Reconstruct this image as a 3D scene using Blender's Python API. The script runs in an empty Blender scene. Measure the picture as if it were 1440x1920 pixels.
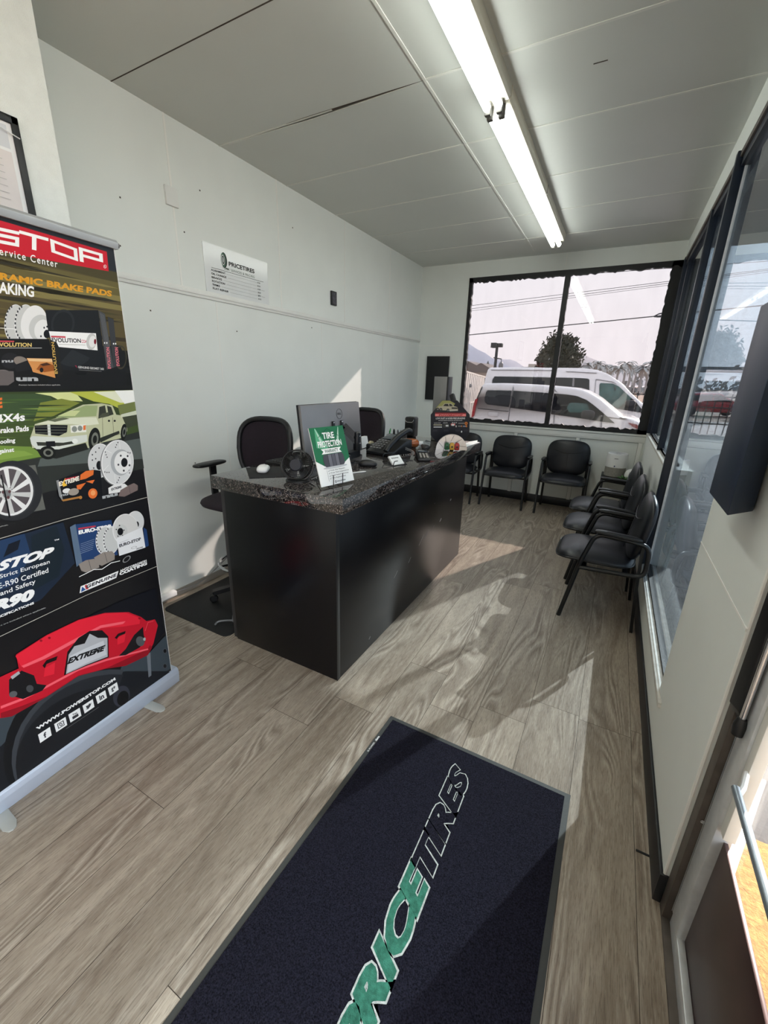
import bpy, bmesh, math, random
from mathutils import Vector, Matrix, Quaternion
from mathutils.geometry import tessellate_polygon
SC = bpy.context.scene
COL = SC.collection
random.seed(7)
PI = math.pi

# ------------------------------------------------------------------ camera (calibrated on the room's own edges)
F_PX, YAW, PITCH, ROLL, EYE = 777.13, 0.4892, -0.3131, 0.0278, Vector((0, 0, 1.55))
def cam_axes():
    cy, sy, cp, sp, cr, sr = math.cos(YAW), math.sin(YAW), math.cos(PITCH), math.sin(PITCH), math.cos(ROLL), math.sin(ROLL)
    fw = Vector((-sy*cp, cy*cp, sp)); rt = Vector((cy, sy, 0)); up = rt.cross(fw)
    return cr*rt+sr*up, -sr*rt+cr*up, fw
RT, UP, FW = cam_axes()
cam_d = bpy.data.cameras.new('camera'); cam = bpy.data.objects.new('camera', cam_d); COL.objects.link(cam)
M3 = Matrix((RT, UP, -FW)).transposed()
cam.matrix_world = Matrix.Translation(EYE) @ M3.to_4x4()
cam_d.sensor_fit = 'HORIZONTAL'; cam_d.sensor_width = 36; cam_d.lens = 36*F_PX/1440
cam_d.clip_start = 0.02; cam_d.clip_end = 3000
SC.camera = cam
def on(x, y, ax, val):
    """survey: the point where the sight line of a photo pixel meets a known wall, floor or panel plane"""
    d = FW + RT*((x-720)/F_PX) - UP*((y-960)/F_PX)
    k = 'xyz'.index(ax); return EYE + d*((val-EYE[k])/d[k])
def on_plane(x, y, P0, N):
    d = FW + RT*((x-720)/F_PX) - UP*((y-960)/F_PX)
    return EYE + d*((P0-EYE).dot(N)/d.dot(N))

# ------------------------------------------------------------------ materials
def lin(c):
    c = c/255.0
    return c/12.92 if c <= 0.04045 else ((c+0.055)/1.055)**2.4
def rgb(c): return (lin(c[0]), lin(c[1]), lin(c[2]), 1)
MATS = {}
def nodes(m):
    m.use_nodes = True; nt = m.node_tree
    return nt, nt.nodes['Principled BSDF']
def mat(name, col, rough=0.5, metal=0.0, spec=0.5, var=0.06, scale=6.0, bump=0.0, bscale=200.0, coat=0.0, emit=None, trans=0.0):
    """procedural material: base colour with a slow noise variation and an optional fine bump"""
    if name in MATS: return MATS[name]
    m = bpy.data.materials.new(name); nt, b = nodes(m)
    b.inputs['Roughness'].default_value = rough; b.inputs['Metallic'].default_value = metal
    b.inputs['Specular IOR Level'].default_value = spec
    b.inputs['Coat Weight'].default_value = coat
    if trans: b.inputs['Transmission Weight'].default_value = trans
    c = rgb(col)
    tc = nt.nodes.new('ShaderNodeTexCoord'); n = nt.nodes.new('ShaderNodeTexNoise')
    n.inputs['Scale'].default_value = scale; n.inputs['Detail'].default_value = 3
    nt.links.new(tc.outputs['Object'], n.inputs['Vector'])
    r = nt.nodes.new('ShaderNodeValToRGB')
    r.color_ramp.elements[0].color = tuple(max(0, v*(1-var)) for v in c[:3])+(1,)
    r.color_ramp.elements[1].color = tuple(min(1, v*(1+var)) for v in c[:3])+(1,)
    r.color_ramp.elements[0].position = .3; r.color_ramp.elements[1].position = .7
    nt.links.new(n.outputs['Fac'], r.inputs['Fac']); nt.links.new(r.outputs['Color'], b.inputs['Base Color'])
    if bump:
        n2 = nt.nodes.new('ShaderNodeTexNoise'); n2.inputs['Scale'].default_value = bscale; n2.inputs['Detail'].default_value = 4
        nt.links.new(tc.outputs['Object'], n2.inputs['Vector'])
        bp = nt.nodes.new('ShaderNodeBump'); bp.inputs['Strength'].default_value = bump; bp.inputs['Distance'].default_value = .004
        nt.links.new(n2.outputs['Fac'], bp.inputs['Height']); nt.links.new(bp.outputs['Normal'], b.inputs['Normal'])
    if emit:
        b.inputs['Emission Color'].default_value = rgb(col); b.inputs['Emission Strength'].default_value = emit
    MATS[name] = m; return m
def ink(col, rough=0.45):
    k = 'ink_%d_%d_%d' % tuple(col)
    return mat(k, col, rough, spec=.28, var=.02)
def glass(name, tint, refl=1.0):
    """window pane: transparent with a film tint plus Fresnel mirror reflection on both faces"""
    m = bpy.data.materials.new(name); m.use_nodes = True; nt = m.node_tree; nt.nodes.clear()
    out = nt.nodes.new('ShaderNodeOutputMaterial'); mx = nt.nodes.new('ShaderNodeMixShader')
    tr = nt.nodes.new('ShaderNodeBsdfTransparent'); gl = nt.nodes.new('ShaderNodeBsdfGlossy')
    gl.inputs['Roughness'].default_value = 0.0; gl.inputs['Color'].default_value = (refl, refl, refl, 1)
    tc = nt.nodes.new('ShaderNodeTexCoord'); mp = nt.nodes.new('ShaderNodeMapping'); mp.inputs['Scale'].default_value = (2.5, 2.5, .8)
    n = nt.nodes.new('ShaderNodeTexNoise'); n.inputs['Scale'].default_value = 3; n.inputs['Detail'].default_value = 5
    nt.links.new(tc.outputs['Object'], mp.inputs['Vector']); nt.links.new(mp.outputs['Vector'], n.inputs['Vector'])
    r = nt.nodes.new('ShaderNodeValToRGB')
    r.color_ramp.elements[0].color = tuple(v*.985 for v in tint)+(1,); r.color_ramp.elements[1].color = tuple(min(1, v*1.01) for v in tint)+(1,)
    r.color_ramp.elements[0].position = .35; r.color_ramp.elements[1].position = .65
    nt.links.new(n.outputs['Fac'], r.inputs['Fac']); nt.links.new(r.outputs['Color'], tr.inputs['Color'])
    ge = nt.nodes.new('ShaderNodeNewGeometry'); ma = nt.nodes.new('ShaderNodeMath'); ma.operation = 'MULTIPLY_ADD'
    ma.inputs[1].default_value = 1/1.5-1.5; ma.inputs[2].default_value = 1.5
    nt.links.new(ge.outputs['Backfacing'], ma.inputs[0])
    fr = nt.nodes.new('ShaderNodeFresnel'); nt.links.new(ma.outputs[0], fr.inputs['IOR'])
    nt.links.new(fr.outputs[0], mx.inputs[0]); nt.links.new(tr.outputs[0], mx.inputs[1]); nt.links.new(gl.outputs[0], mx.inputs[2])
    nt.links.new(mx.outputs[0], out.inputs['Surface'])
    MATS[name] = m; return m
def lamp(name, col, strength):
    m = bpy.data.materials.new(name); m.use_nodes = True; nt = m.node_tree; nt.nodes.clear()
    out = nt.nodes.new('ShaderNodeOutputMaterial'); e = nt.nodes.new('ShaderNodeEmission')
    e.inputs['Color'].default_value = rgb(col); e.inputs['Strength'].default_value = strength
    nt.links.new(e.outputs[0], out.inputs['Surface']); return m

# ------------------------------------------------------------------ mesh builder
class MB:
    def __init__(s): s.v = []; s.f = []; s.m = []; s.mats = []; s.uv = {}
    def mi(s, m):
        if m not in s.mats: s.mats.append(m)
        return s.mats.index(m)
    def add(s, verts, faces, m):
        o = len(s.v); k = s.mi(m)
        s.v += [Vector(p) for p in verts]
        for f in faces: s.f.append([i+o for i in f]); s.m.append(k)
    def frombm(s, bm, m, M=None):
        bm.verts.index_update()
        s.add([(M @ v.co if M else v.co) for v in bm.verts], [[v.index for v in f.verts] for f in bm.faces], m); bm.free()
    def box(s, x0, x1, y0, y1, z0, z1, m, bev=0.0, M=None, seg=2):
        bm = bmesh.new(); bmesh.ops.create_cube(bm, size=1)
        for v in bm.verts: v.co = Vector((x0+(v.co.x+.5)*(x1-x0), y0+(v.co.y+.5)*(y1-y0), z0+(v.co.z+.5)*(z1-z0)))
        if bev > 0:
            bev = min(bev, .49*min(abs(x1-x0), abs(y1-y0), abs(z1-z0)))
            bmesh.ops.bevel(bm, geom=bm.edges[:], offset=bev, segments=seg, profile=.5, affect='EDGES')
        s.frombm(bm, m, M)
    def poly_prism(s, pts, vec, m, bev=0.0, seg=2):
        """closed outline (3-D points in one plane) pushed along vec"""
        bm = bmesh.new(); vec = Vector(vec); a = [bm.verts.new(Vector(p)) for p in pts]; b = [bm.verts.new(Vector(p)+vec) for p in pts]
        n = len(pts); bm.faces.new(a); bm.faces.new(b[::-1])
        for i in range(n): bm.faces.new((a[(i+1) % n], a[i], b[i], b[(i+1) % n]))
        bmesh.ops.recalc_face_normals(bm, faces=bm.faces[:])
        if bev > 0: bmesh.ops.bevel(bm, geom=bm.edges[:], offset=bev, segments=seg, profile=.5, affect='EDGES')
        s.frombm(bm, m)
    def tube(s, pts, r, m, seg=10, closed=False, cap=True):
        pts = [Vector(p) for p in pts]; n = len(pts); rr = r if isinstance(r, (list, tuple)) else [r]*n
        T = []
        for i in range(n):
            a = pts[(i-1) % n] if (closed or i > 0) else pts[i]; b = pts[(i+1) % n] if (closed or i < n-1) else pts[i]
            T.append((b-a).normalized())
        up = Vector((0, 0, 1)) if abs(T[0].z) < .9 else Vector((1, 0, 0))
        N = (up-T[0]*up.dot(T[0])).normalized(); V = []
        for i in range(n):
            if i: q = T[i-1].rotation_difference(T[i]); N = (q @ N); N = (N-T[i]*N.dot(T[i])).normalized()
            B = T[i].cross(N)
            for k in range(seg):
                a = 2*PI*k/seg; V.append(pts[i]+(N*math.cos(a)+B*math.sin(a))*rr[i])
        Fc = []
        for i in range(n if closed else n-1):
            j = (i+1) % n
            for k in range(seg): Fc.append((i*seg+k, i*seg+(k+1) % seg, j*seg+(k+1) % seg, j*seg+k))
        if cap and not closed:
            Fc.append(tuple(range(seg))[::-1]); Fc.append(tuple((n-1)*seg+k for k in range(seg)))
        s.add(V, Fc, m)
    def strap(s, pts, w, t, side, m):
        """flat bar swept along pts; w across `side`, t thick"""
        pts = [Vector(p) for p in pts]; side = Vector(side).normalized(); V = []; n = len(pts)
        for i in range(n):
            T = (pts[min(i+1, n-1)]-pts[max(i-1, 0)]).normalized(); nn = side.cross(T).normalized()
            V += [pts[i]+side*a*w/2+nn*b*t/2 for a, b in ((-1, -1), (1, -1), (1, 1), (-1, 1))]
        Fc = [(0, 1, 2, 3)[::-1], tuple(4*(n-1)+k for k in range(4))]
        for i in range(n-1):
            for k in range(4): Fc.append((4*i+k, 4*i+(k+1) % 4, 4*i+4+(k+1) % 4, 4*i+4+k))
        s.add(V, Fc, m)
    def lathe(s, prof, m, seg=24, M=None):
        V = []; Fc = []; n = len(prof)
        for (r, z) in prof:
            for k in range(seg):
                a = 2*PI*k/seg; p = Vector((r*math.cos(a), r*math.sin(a), z)); V.append(M @ p if M else p)
        for i in range(n-1):
            for k in range(seg): Fc.append((i*seg+k, i*seg+(k+1) % seg, (i+1)*seg+(k+1) % seg, (i+1)*seg+k))
        if prof[0][0] > 1e-6: Fc.append(tuple(range(seg))[::-1])
        if prof[-1][0] > 1e-6: Fc.append(tuple((n-1)*seg+k for k in range(seg)))
        s.add(V, Fc, m)
    def surf(s, fn, nu, nv, m, closeu=False):
        V = [fn(i/(nu if closeu else nu-1), j/(nv-1)) for j in range(nv) for i in range(nu)]; Fc = []
        for j in range(nv-1):
            for i in range(nu if closeu else nu-1):
                Fc.append((j*nu+i, j*nu+(i+1) % nu, (j+1)*nu+(i+1) % nu, (j+1)*nu+i))
        s.add(V, Fc, m)
    def pillow(s, w, d, h, m, M=None, ex=5.0, ey=2.6, n=28, shape=None):
        """rounded cushion: superellipse plan, soft edge"""
        V = []; Fc = []; rows = 13
        for j in range(rows):
            ph = -PI/2+PI*j/(rows-1); cz = math.copysign(abs(math.sin(ph))**(2/ey), math.sin(ph)); cr = abs(math.cos(ph))**(2/ey)
            for i in range(n):
                a = 2*PI*i/n; ca, sa = math.cos(a), math.sin(a)
                x = math.copysign(abs(ca)**(2/ex), ca)*cr*w/2; y = math.copysign(abs(sa)**(2/ex), sa)*cr*d/2; z = cz*h/2
                p = Vector((x, y, z))
                if shape: p = shape(p)
                V.append(M @ p if M else p)
        for j in range(rows-1):
            for i in range(n): Fc.append((j*n+i, j*n+(i+1) % n, (j+1)*n+(i+1) % n, (j+1)*n+i))
        s.add(V, Fc, m)
    def build(s, name, parent=None, ang=35, smooth=True):
        me = bpy.data.meshes.new(name)
        W = WORLD.get(parent.name, Matrix()).inverted() if parent else Matrix()
        me.from_pydata([W @ v for v in s.v], [], s.f)
        for m in s.mats: me.materials.append(m)
        me.polygons.foreach_set('material_index', s.m)
        if smooth:
            me.polygons.foreach_set('use_smooth', [True]*len(me.polygons))
            me.set_sharp_from_angle(angle=math.radians(ang))
        me.update()
        o = bpy.data.objects.new(name, me); COL.objects.link(o)
        if parent: o.parent = parent; WORLD[o.name] = WORLD.get(parent.name, Matrix())
        return o
WORLD = {}
def tag(o, label, cat, group=None, kind=None):
    o['label'] = label; o['category'] = cat
    if group: o['group'] = group
    if kind: o['kind'] = kind
    return o
def thing(name, label, cat, loc=(0, 0, 0), rz=0.0, group=None):
    o = bpy.data.objects.new(name, None); COL.objects.link(o); o.empty_display_size = .1
    o.location = loc; o.rotation_euler = (0, 0, rz); WORLD[o.name] = Matrix.Translation(Vector(loc)) @ Matrix.Rotation(rz, 4, 'Z')
    return tag(o, label, cat, group)
def struct(o, label, cat): return tag(o, label, cat, None, 'structure')
def copy_tree(o, loc, rz, label, parent=None):
    c = o.copy(); COL.objects.link(c)
    if parent is None: c.location = loc; c.rotation_euler = (0, 0, rz); c['label'] = label
    else: c.parent = parent
    for ch in list(o.children): copy_tree(ch, None, None, None, c)
    return c
def rot(axis, deg, at=(0, 0, 0)):
    at = Vector(at); return Matrix.Translation(at) @ Matrix.Rotation(math.radians(deg), 4, axis) @ Matrix.Translation(-at)
def frame(O, X, Y, Z):
    """matrix taking local axes to the given world axes"""
    return Matrix.Translation(Vector(O)) @ Matrix((Vector(X), Vector(Y), Vector(Z))).transposed().to_4x4()

# ------------------------------------------------------------------ flat printing (posters, signs, lettering)
_glyph = {}
def glyphs(s, bold=0.0, space=1.0, shear=0.0):
    k = (s, bold, space, shear)
    if k not in _glyph:
        cu = bpy.data.curves.new('lettering', 'FONT'); cu.body = s; cu.size = 1; cu.offset = bold; cu.space_character = space; cu.shear = shear
        cu.resolution_u = 3; ob = bpy.data.objects.new('lettering', cu); COL.objects.link(ob)
        dg = bpy.context.evaluated_depsgraph_get(); dg.update(); ev = ob.evaluated_get(dg); me = ev.to_mesh()
        vs = [(v.co.x, v.co.y) for v in me.vertices]; fs = [list(p.vertices) for p in me.polygons]
        ev.to_mesh_clear(); bpy.data.objects.remove(ob); bpy.data.curves.remove(cu); _glyph[k] = (vs, fs)
    return _glyph[k]
class Print:
    """inks on a flat face: O corner, U and V axes in metres, N towards the viewer"""
    def __init__(s, O, U, V, step=0.00012, base=0.0004, px=None):
        s.O = Vector(O); s.U = Vector(U); s.V = Vector(V); s.N = s.U.cross(s.V).normalized(); s.step = step; s.base = base; s.mb = MB(); s.px = px
        s.c = 0
    def P(s, u, v, l): return s.O+s.U*u+s.V*v+s.N*(s.base+s.step*l)
    def w(s, x, y):
        p = on_plane(x, y, s.O, s.N)-s.O
        a, b, c = s.U.dot(s.U), s.U.dot(s.V), s.V.dot(s.V); d, e = p.dot(s.U), p.dot(s.V); det = a*c-b*b
        return ((d*c-e*b)/det, (e*a-d*b)/det)
    def uv(s, q): return s.w(*s.px(*q)) if s.px else q
    def lim(s, u, v):
        if getattr(s, 'umax', None) is not None: u = min(u, s.umax)
        if getattr(s, 'umin', None) is not None: u = max(u, s.umin)
        return u, v
    def poly(s, pts, m, l=None, raw=False):
        l = s.nl(l); q = [s.lim(*(p if raw else s.uv(p))) for p in pts]
        tri = tessellate_polygon([[Vector((a, b, 0)) for a, b in q]])
        F = []
        for t in tri:
            a, b, c = (Vector(q[i]) for i in t)
            F.append(t if (b-a).cross(c-a) > 0 else t[::-1])
        s.mb.add([s.P(a, b, l) for a, b in q], F, m)
    def nl(s, l):
        if l is None: s.c += 1; return s.c
        return l
    def ell(s, c, a, b, m, rotd=0, l=None, a0=0, a1=360, inner=None, n=36):
        """ellipse (or ring when inner is given) in the drawing's own coordinates"""
        l = s.nl(l); r = math.radians(rotd); cs, sn = math.cos(r), math.sin(r); steps = max(6, int(n*(a1-a0)/360))
        def pt(t, k): x, y = a*k*math.cos(t), b*k*math.sin(t); return (c[0]+x*cs-y*sn, c[1]+x*sn+y*cs)
        ts = [math.radians(a0+(a1-a0)*i/steps) for i in range(steps+(0 if a1-a0 == 360 and inner is None else 1))]
        if inner is None:
            s.poly([pt(t, 1) for t in ts]+([] if a1-a0 == 360 else [c]), m, l)
        else:
            for i in range(len(ts)-1): s.poly([pt(ts[i], 1), pt(ts[i+1], 1), pt(ts[i+1], inner), pt(ts[i], inner)], m, l)
    def line(s, pts, wd, m, l=None):
        l = s.nl(l); q = [Vector(s.uv(p)) for p in pts]
        for a, b in zip(q, q[1:]):
            d = (b-a).normalized(); n = Vector((-d.y, d.x))*wd/2
            s.poly([a+n, b+n, b-n, a-n], m, l, raw=True)
    def text(s, t, bl, br, tl, m, l=None, bold=0.0, space=1.0, shear=0.0, raw=False):
        """lettering fitted to its box: bottom-left, bottom-right, top-left"""
        l = s.nl(l); vs, fs = glyphs(t, bold, space, shear)
        x0 = min(v[0] for v in vs); x1 = max(v[0] for v in vs); y0 = min(v[1] for v in vs); y1 = max(v[1] for v in vs)
        A, B, C = [Vector(p if raw else s.uv(p)) for p in (bl, br, tl)]
        q = [A+(B-A)*((x-x0)/(x1-x0))+(C-A)*((y-y0)/(y1-y0)) for x, y in vs]
        s.mb.add([s.P(*s.lim(p.x, p.y), l) for p in q], fs, m)
    def strokes(s, paths, bl, br, tl, w, m, l=None, h=None):
        """square-cornered stroke letters in a unit box"""
        l = s.nl(l); A, B, C = [Vector(s.uv(p)) for p in (bl, br, tl)]
        hw = w if h is None else h
        for pa in paths:
            for (x0, y0), (x1, y1) in zip(pa, pa[1:]):
                dx, dy = x1-x0, y1-y0
                if abs(dx) >= abs(dy): q = [(min(x0, x1)-w/2, y0-hw/2), (max(x0, x1)+w/2, y0-hw/2), (max(x0, x1)+w/2, y0+hw/2), (min(x0, x1)-w/2, y0+hw/2)]
                else: q = [(x0-w/2, min(y0, y1)-hw/2), (x0+w/2, min(y0, y1)-hw/2), (x0+w/2, max(y0, y1)+hw/2), (x0-w/2, max(y0, y1)+hw/2)]
                q = [A+(B-A)*x+(C-A)*y for x, y in q]
                s.poly(q, m, l, raw=True); l += 1
    def build(s, name, parent): return s.mb.build(name, parent, smooth=False)

# ------------------------------------------------------------------ the room's main measures
H, XL, YB, XR = 2.969, -2.573, 5.748, 0.376
GZ = -0.35            # car park level
WT, WB, WL = 2.79, 0.9985, -1.912   # back window: top, bottom, left
XG = 0.41             # glass line of the shopfront on the right
YP0, YP1 = 1.20, 1.88 # right pier between door and low window
YM = 3.37             # heavy mullion between low and high window
SILL_LOW, SILL_HIGH = 0.30, 1.03
YN = -4.50            # wall behind the viewer
TUBE_POWER = 13.0     # lamp output
SKY_POWER = 3.4
EAVE_X, EAVE_Y = 1.15, .80   # roof overhang outside
SUN_POWER = 13.4
# ------------------------------------------------------------------ materials
M_WALL = mat('painted_panel_wall', (229, 232, 228), .55, var=.025, scale=2.5, bump=.05, bscale=90)
M_STUC = mat('textured_plaster', (238, 241, 237), .7, var=.03, scale=20, bump=.5, bscale=260)
M_TRIM = mat('white_trim_paint', (226, 226, 222), .4, var=.03)
M_SEAM = mat('panel_seam_strip', (236, 235, 230), .45, var=.02)
M_CEIL = mat('ceiling_panel_paint', (202, 204, 199), .38, var=.03, scale=1.2, bump=.03, bscale=60)
M_CSEAM = mat('ceiling_seam_strip', (214, 214, 208), .45, var=.02)
M_BLACK = mat('black_rubber_base', (20, 22, 27), .45, var=.1)
M_TAPE = mat('black_window_tape', (14, 15, 18), .5, var=.2, scale=30, bump=.3, bscale=120)
M_FRAME = mat('dark_bronze_frame', (24, 32, 46), .4, metal=.1, var=.15, scale=12)
M_SILL = mat('worn_white_sill', (200, 197, 190), .5, var=.14, scale=25)
M_CONC = mat('worn_grey_ledge', (150, 148, 146), .8, var=.25, scale=18, bump=.4, bscale=60)
M_ALU = mat('brushed_aluminium', (214, 216, 218), .36, metal=.35, var=.08, scale=30)
M_ALUD = mat('stained_aluminium', (92, 84, 78), .5, metal=.35, var=.25, scale=14)
M_BRONZE = mat('brown_kick_panel', (72, 50, 48), .3, metal=.35, var=.2, scale=8)
M_CHROME = mat('chrome', (225, 225, 228), .12, metal=1, var=.02)
M_BLKP = mat('black_plastic', (17, 18, 21), .42, var=.1)
M_BLKM = mat('black_steel', (15, 16, 19), .3, var=.1)
M_GREY = mat('grey_plastic', (120, 120, 122), .4, var=.05)
M_WHITE = mat('white_plastic', (228, 228, 228), .35, var=.02)
M_PAPER = mat('white_paper', (238, 238, 238), .6, var=.02)
G_BACK = glass('tinted_rear_glass', (.493, .473, .468))
G_RIGHT = glass('tinted_side_glass', (.435, .485, .515))
G_CLEAR = glass('clear_door_glass', (.98, .985, .98))

# floor material: grey oak vinyl planks, per-plank tone and grain
def floor_mat():
    m = bpy.data.materials.new('grey_oak_vinyl'); nt, b = nodes(m); L = nt.links.new; N = nt.nodes.new
    uv = N('ShaderNodeUVMap'); uv.uv_map = 'grain'
    at = N('ShaderNodeAttribute'); at.attribute_name = 'tone'; at.attribute_type = 'GEOMETRY'
    def ramp(src, stops):
        r = N('ShaderNodeValToRGB'); e = r.color_ramp.elements
        e[0].position, e[0].color = stops[0][0], stops[0][1]; e[1].position, e[1].color = stops[-1][0], stops[-1][1]
        for p, c in stops[1:-1]: k = e.new(p); k.color = c
        L(src, r.inputs['Fac']); return r.outputs['Color']
    def noise(sx, sy, sc, det=4, dist=0.0, rough=.5):
        mp = N('ShaderNodeMapping'); mp.inputs['Scale'].default_value = (sx, sy, 1); L(uv.outputs[0], mp.inputs['Vector'])
        n = N('ShaderNodeTexNoise'); n.inputs['Scale'].default_value = sc; n.inputs['Detail'].default_value = det
        n.inputs['Distortion'].default_value = dist; n.inputs['Roughness'].default_value = rough; L(mp.outputs[0], n.inputs['Vector']); return n.outputs['Fac']
    def mixc(f, a, bb, mode='MIX'):
        k = N('ShaderNodeMix'); k.data_type = 'RGBA'; k.blend_type = mode
        if isinstance(f, float): k.inputs[0].default_value = f
        else: L(f, k.inputs[0])
        for s, i in ((a, 6), (bb, 7)):
            if isinstance(s, tuple): k.inputs[i].default_value = s
            else: L(s, k.inputs[i])
        return k.outputs[2]
    broad = noise(.9, 7, 2.0, 4, .6)
    base = ramp(broad, [(.30, rgb((142, 127, 112))), (.5, rgb((164, 150, 134))), (.72, rgb((184, 170, 153)))])
    # cathedral figure: rings stretched along the plank
    cn = noise(.75, 5.2, 1.15, 2, .35, .45)
    ml = N('ShaderNodeMath'); ml.operation = 'MULTIPLY'; ml.inputs[1].default_value = 95; L(cn, ml.inputs[0])
    sn = N('ShaderNodeMath'); sn.operation = 'SINE'; L(ml.outputs[0], sn.inputs[0])
    hf = N('ShaderNodeMath'); hf.operation = 'MULTIPLY_ADD'; hf.inputs[1].default_value = .5; hf.inputs[2].default_value = .5; L(sn.outputs[0], hf.inputs[0])
    figm = ramp(noise(.7, 4, 1.6, 2), [(.44, (0, 0, 0, 1)), (.60, (1, 1, 1, 1))])
    fig = ramp(hf.outputs[0], [(.0, rgb((108, 93, 79))), (.28, rgb((150, 136, 121))), (.75, rgb((166, 152, 137))), (1, rgb((196, 184, 169)))])
    c1 = mixc(figm, base, mixc(.62, base, fig))
    fine = noise(22, 240, 1.0, 5, .3, .7)
    c2 = mixc(ramp(fine, [(.36, (1, 1, 1, 1)), (.52, (0, 0, 0, 1))]), c1, mixc(.48, c1, rgb((90, 77, 65))))
    pale = noise(14, 190, 1.2, 4, .3, .65)
    c3 = mixc(ramp(pale, [(.54, (0, 0, 0, 1)), (.68, (1, 1, 1, 1))]), c2, mixc(.42, c2, rgb((200, 190, 176))))
    knot = ramp(noise(1.6, 6, 1.1, 2, .8), [(.25, (1, 1, 1, 1)), (.36, (0, 0, 0, 1))])
    c4 = mixc(knot, c3, mixc(.5, c3, rgb((92, 76, 64))))
    hs = N('ShaderNodeHueSaturation'); L(c4, hs.inputs['Color']); L(at.outputs['Fac'], hs.inputs['Value']); hs.inputs['Saturation'].default_value = .95
    L(hs.outputs[0], b.inputs['Base Color'])
    b.inputs['Roughness'].default_value = .42; b.inputs['Specular IOR Level'].default_value = .45
    bp = N('ShaderNodeBump'); bp.inputs['Strength'].default_value = .12; bp.inputs['Distance'].default_value = .001
    L(fine, bp.inputs['Height']); L(bp.outputs[0], b.inputs['Normal'])
    return m
M_FLOOR = floor_mat()
M_GAP = mat('plank_gap', (70, 60, 51), .8)

def build_floor():
    W, Ln, g = .221, 1.525, .0009
    butts = {-3: 1.378, -1: 1.195, 0: 1.41, 1: .325, 2: 3.13, 3: 1.72, 4: 1.90, 5: 1.88, 6: 1.93, -4: .9, -2: .62, -5: 1.7, -6: .4, -7: 1.1}
    V, Fc, UV, T, Mi = [], [], [], [], []
    x_lo, x_hi, y_lo, y_hi = XL-.1, .40, YN, YB+.02
    def quad(a, b, c, d, z, t, u0, v0, mi):
        o = len(V); V.extend([(a, c, z), (b, c, z), (b, d, z), (a, d, z)]); Fc.append((o, o+1, o+2, o+3))
        UV.extend([(u0+c, v0+a), (u0+c, v0+b), (u0+d, v0+b), (u0+d, v0+a)]); T.append(t); Mi.append(mi)
    quad(x_lo, x_hi, y_lo, y_hi, -.0012, .9, 0, 0, 1)
    rnd = random.Random(11)
    for r in range(-8, 8):
        a = -1.004+r*W; b = a+W; a, b = max(a, x_lo), min(b, x_hi)
        if b-a < .005: continue
        b0 = butts.get(r, 0.0); y = b0-Ln*math.ceil((b0-y_lo)/Ln)
        while y < y_hi:
            c, d = max(y, y_lo), min(y+Ln, y_hi)
            if d-c > .01: quad(a+g, b-g, c+g, d-g, 0, rnd.uniform(.88, 1.10), rnd.uniform(0, 40), rnd.uniform(0, 40), 0)
            y += Ln
    me = bpy.data.meshes.new('floor'); me.from_pydata(V, [], Fc); me.materials.append(M_FLOOR); me.materials.append(M_GAP)
    me.polygons.foreach_set('material_index', Mi)
    ul = me.uv_layers.new(name='grain'); ul.data.foreach_set('uv', [c for p in UV for c in p])
    at = me.attributes.new('tone', 'FLOAT', 'FACE'); at.data.foreach_set('value', T)
    o = bpy.data.objects.new('floor', me); COL.objects.link(o)
    struct(o, 'grey oak vinyl plank floor of the waiting room', 'floor')
build_floor()

# ------------------------------------------------------------------ room shell
def shell(name, boxes, m, label, cat, extra=None):
    mb = MB()
    for b in boxes: mb.box(*b, m)
    if extra: extra(mb)
    return struct(mb.build(name), label, cat)
def left_seams(mb):
    for y in (1.99, 2.925, 3.865, 4.815): mb.box(XL-.001, XL+.002, y-.006, y+.006, 2.075, H, M_SEAM)
    for y in (2.25, 3.47, 4.69): mb.box(XL-.001, XL+.0012, y-.004, y+.004, .05, 2.02, M_SEAM)
    r = random.Random(3)
    for y, z in ((1.937, .934), (1.62, 2.21), (1.66, 2.45), (2.05, 2.39), (2.2, 2.66), (1.75, 1.9), (2.42, 1.85), (3.1, 2.7), (3.32, 1.97), (2.7, 1.2)):
        mb.box(XL-.001, XL+.0015, y-.004, y+.004, z-.004, z+.004, M_GAP)
shell('wall_left', [(XL-.12, XL, 1.10, YB+.12, 0, 3.0)], M_WALL, 'white panelled left wall with thin vertical seams above the chair rail', 'wall', left_seams)
shell('wall_pier', [(XL-.12, -2.2, YN, 1.18, 0, 3.0)], M_STUC, 'white textured projecting wall behind the tall banner', 'wall')
shell('wall_near', [(XL-.12, XR+.15, YN-.12, YN, 0, 3.0)], M_WALL, 'white wall behind the viewer', 'wall')
def back_extra(mb):
    T = .018; y0 = YB-T
    mb.box(WL, XR, y0, YB+.001, .90, .985, M_TRIM, .002)
    mb.box(WL, XR, y0-.008, YB+.001, .975, .996, M_TRIM, .003)
    for x in (-1.86, -1.10, -.34, .335): mb.box(x-.022, x+.022, y0+.003, YB+.001, .10, .90, M_TRIM, .002)
    M_SHADE = mat('board_shadow_line', (128, 128, 124), .8)  # thin grey strips paint the shadow lines along the batten edges
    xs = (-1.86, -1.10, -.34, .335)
    for a, b in zip(xs, xs[1:]): mb.box(a+.022, b-.022, y0+.012, YB+.001, .895, .900, M_SHADE); mb.box(a+.0215, a+.0245, y0+.012, YB+.001, .105, .895, M_SHADE); mb.box(b-.0245, b-.0215, y0+.012, YB+.001, .105, .895, M_SHADE)
    mb.box(WL, XR, y0-.002, YB+.001, .9705, .9745, M_SHADE)
    mb.box(XL, WL, YB-.0015, YB+.001, 1.986, 1.992, M_SEAM); mb.box(XL, WL, YB-.0015, YB+.001, .985, .990, M_SEAM)
    mb.box(-.78, -.774, YB-.0015, YB+.001, WT+.02, H, M_SEAM)
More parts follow.
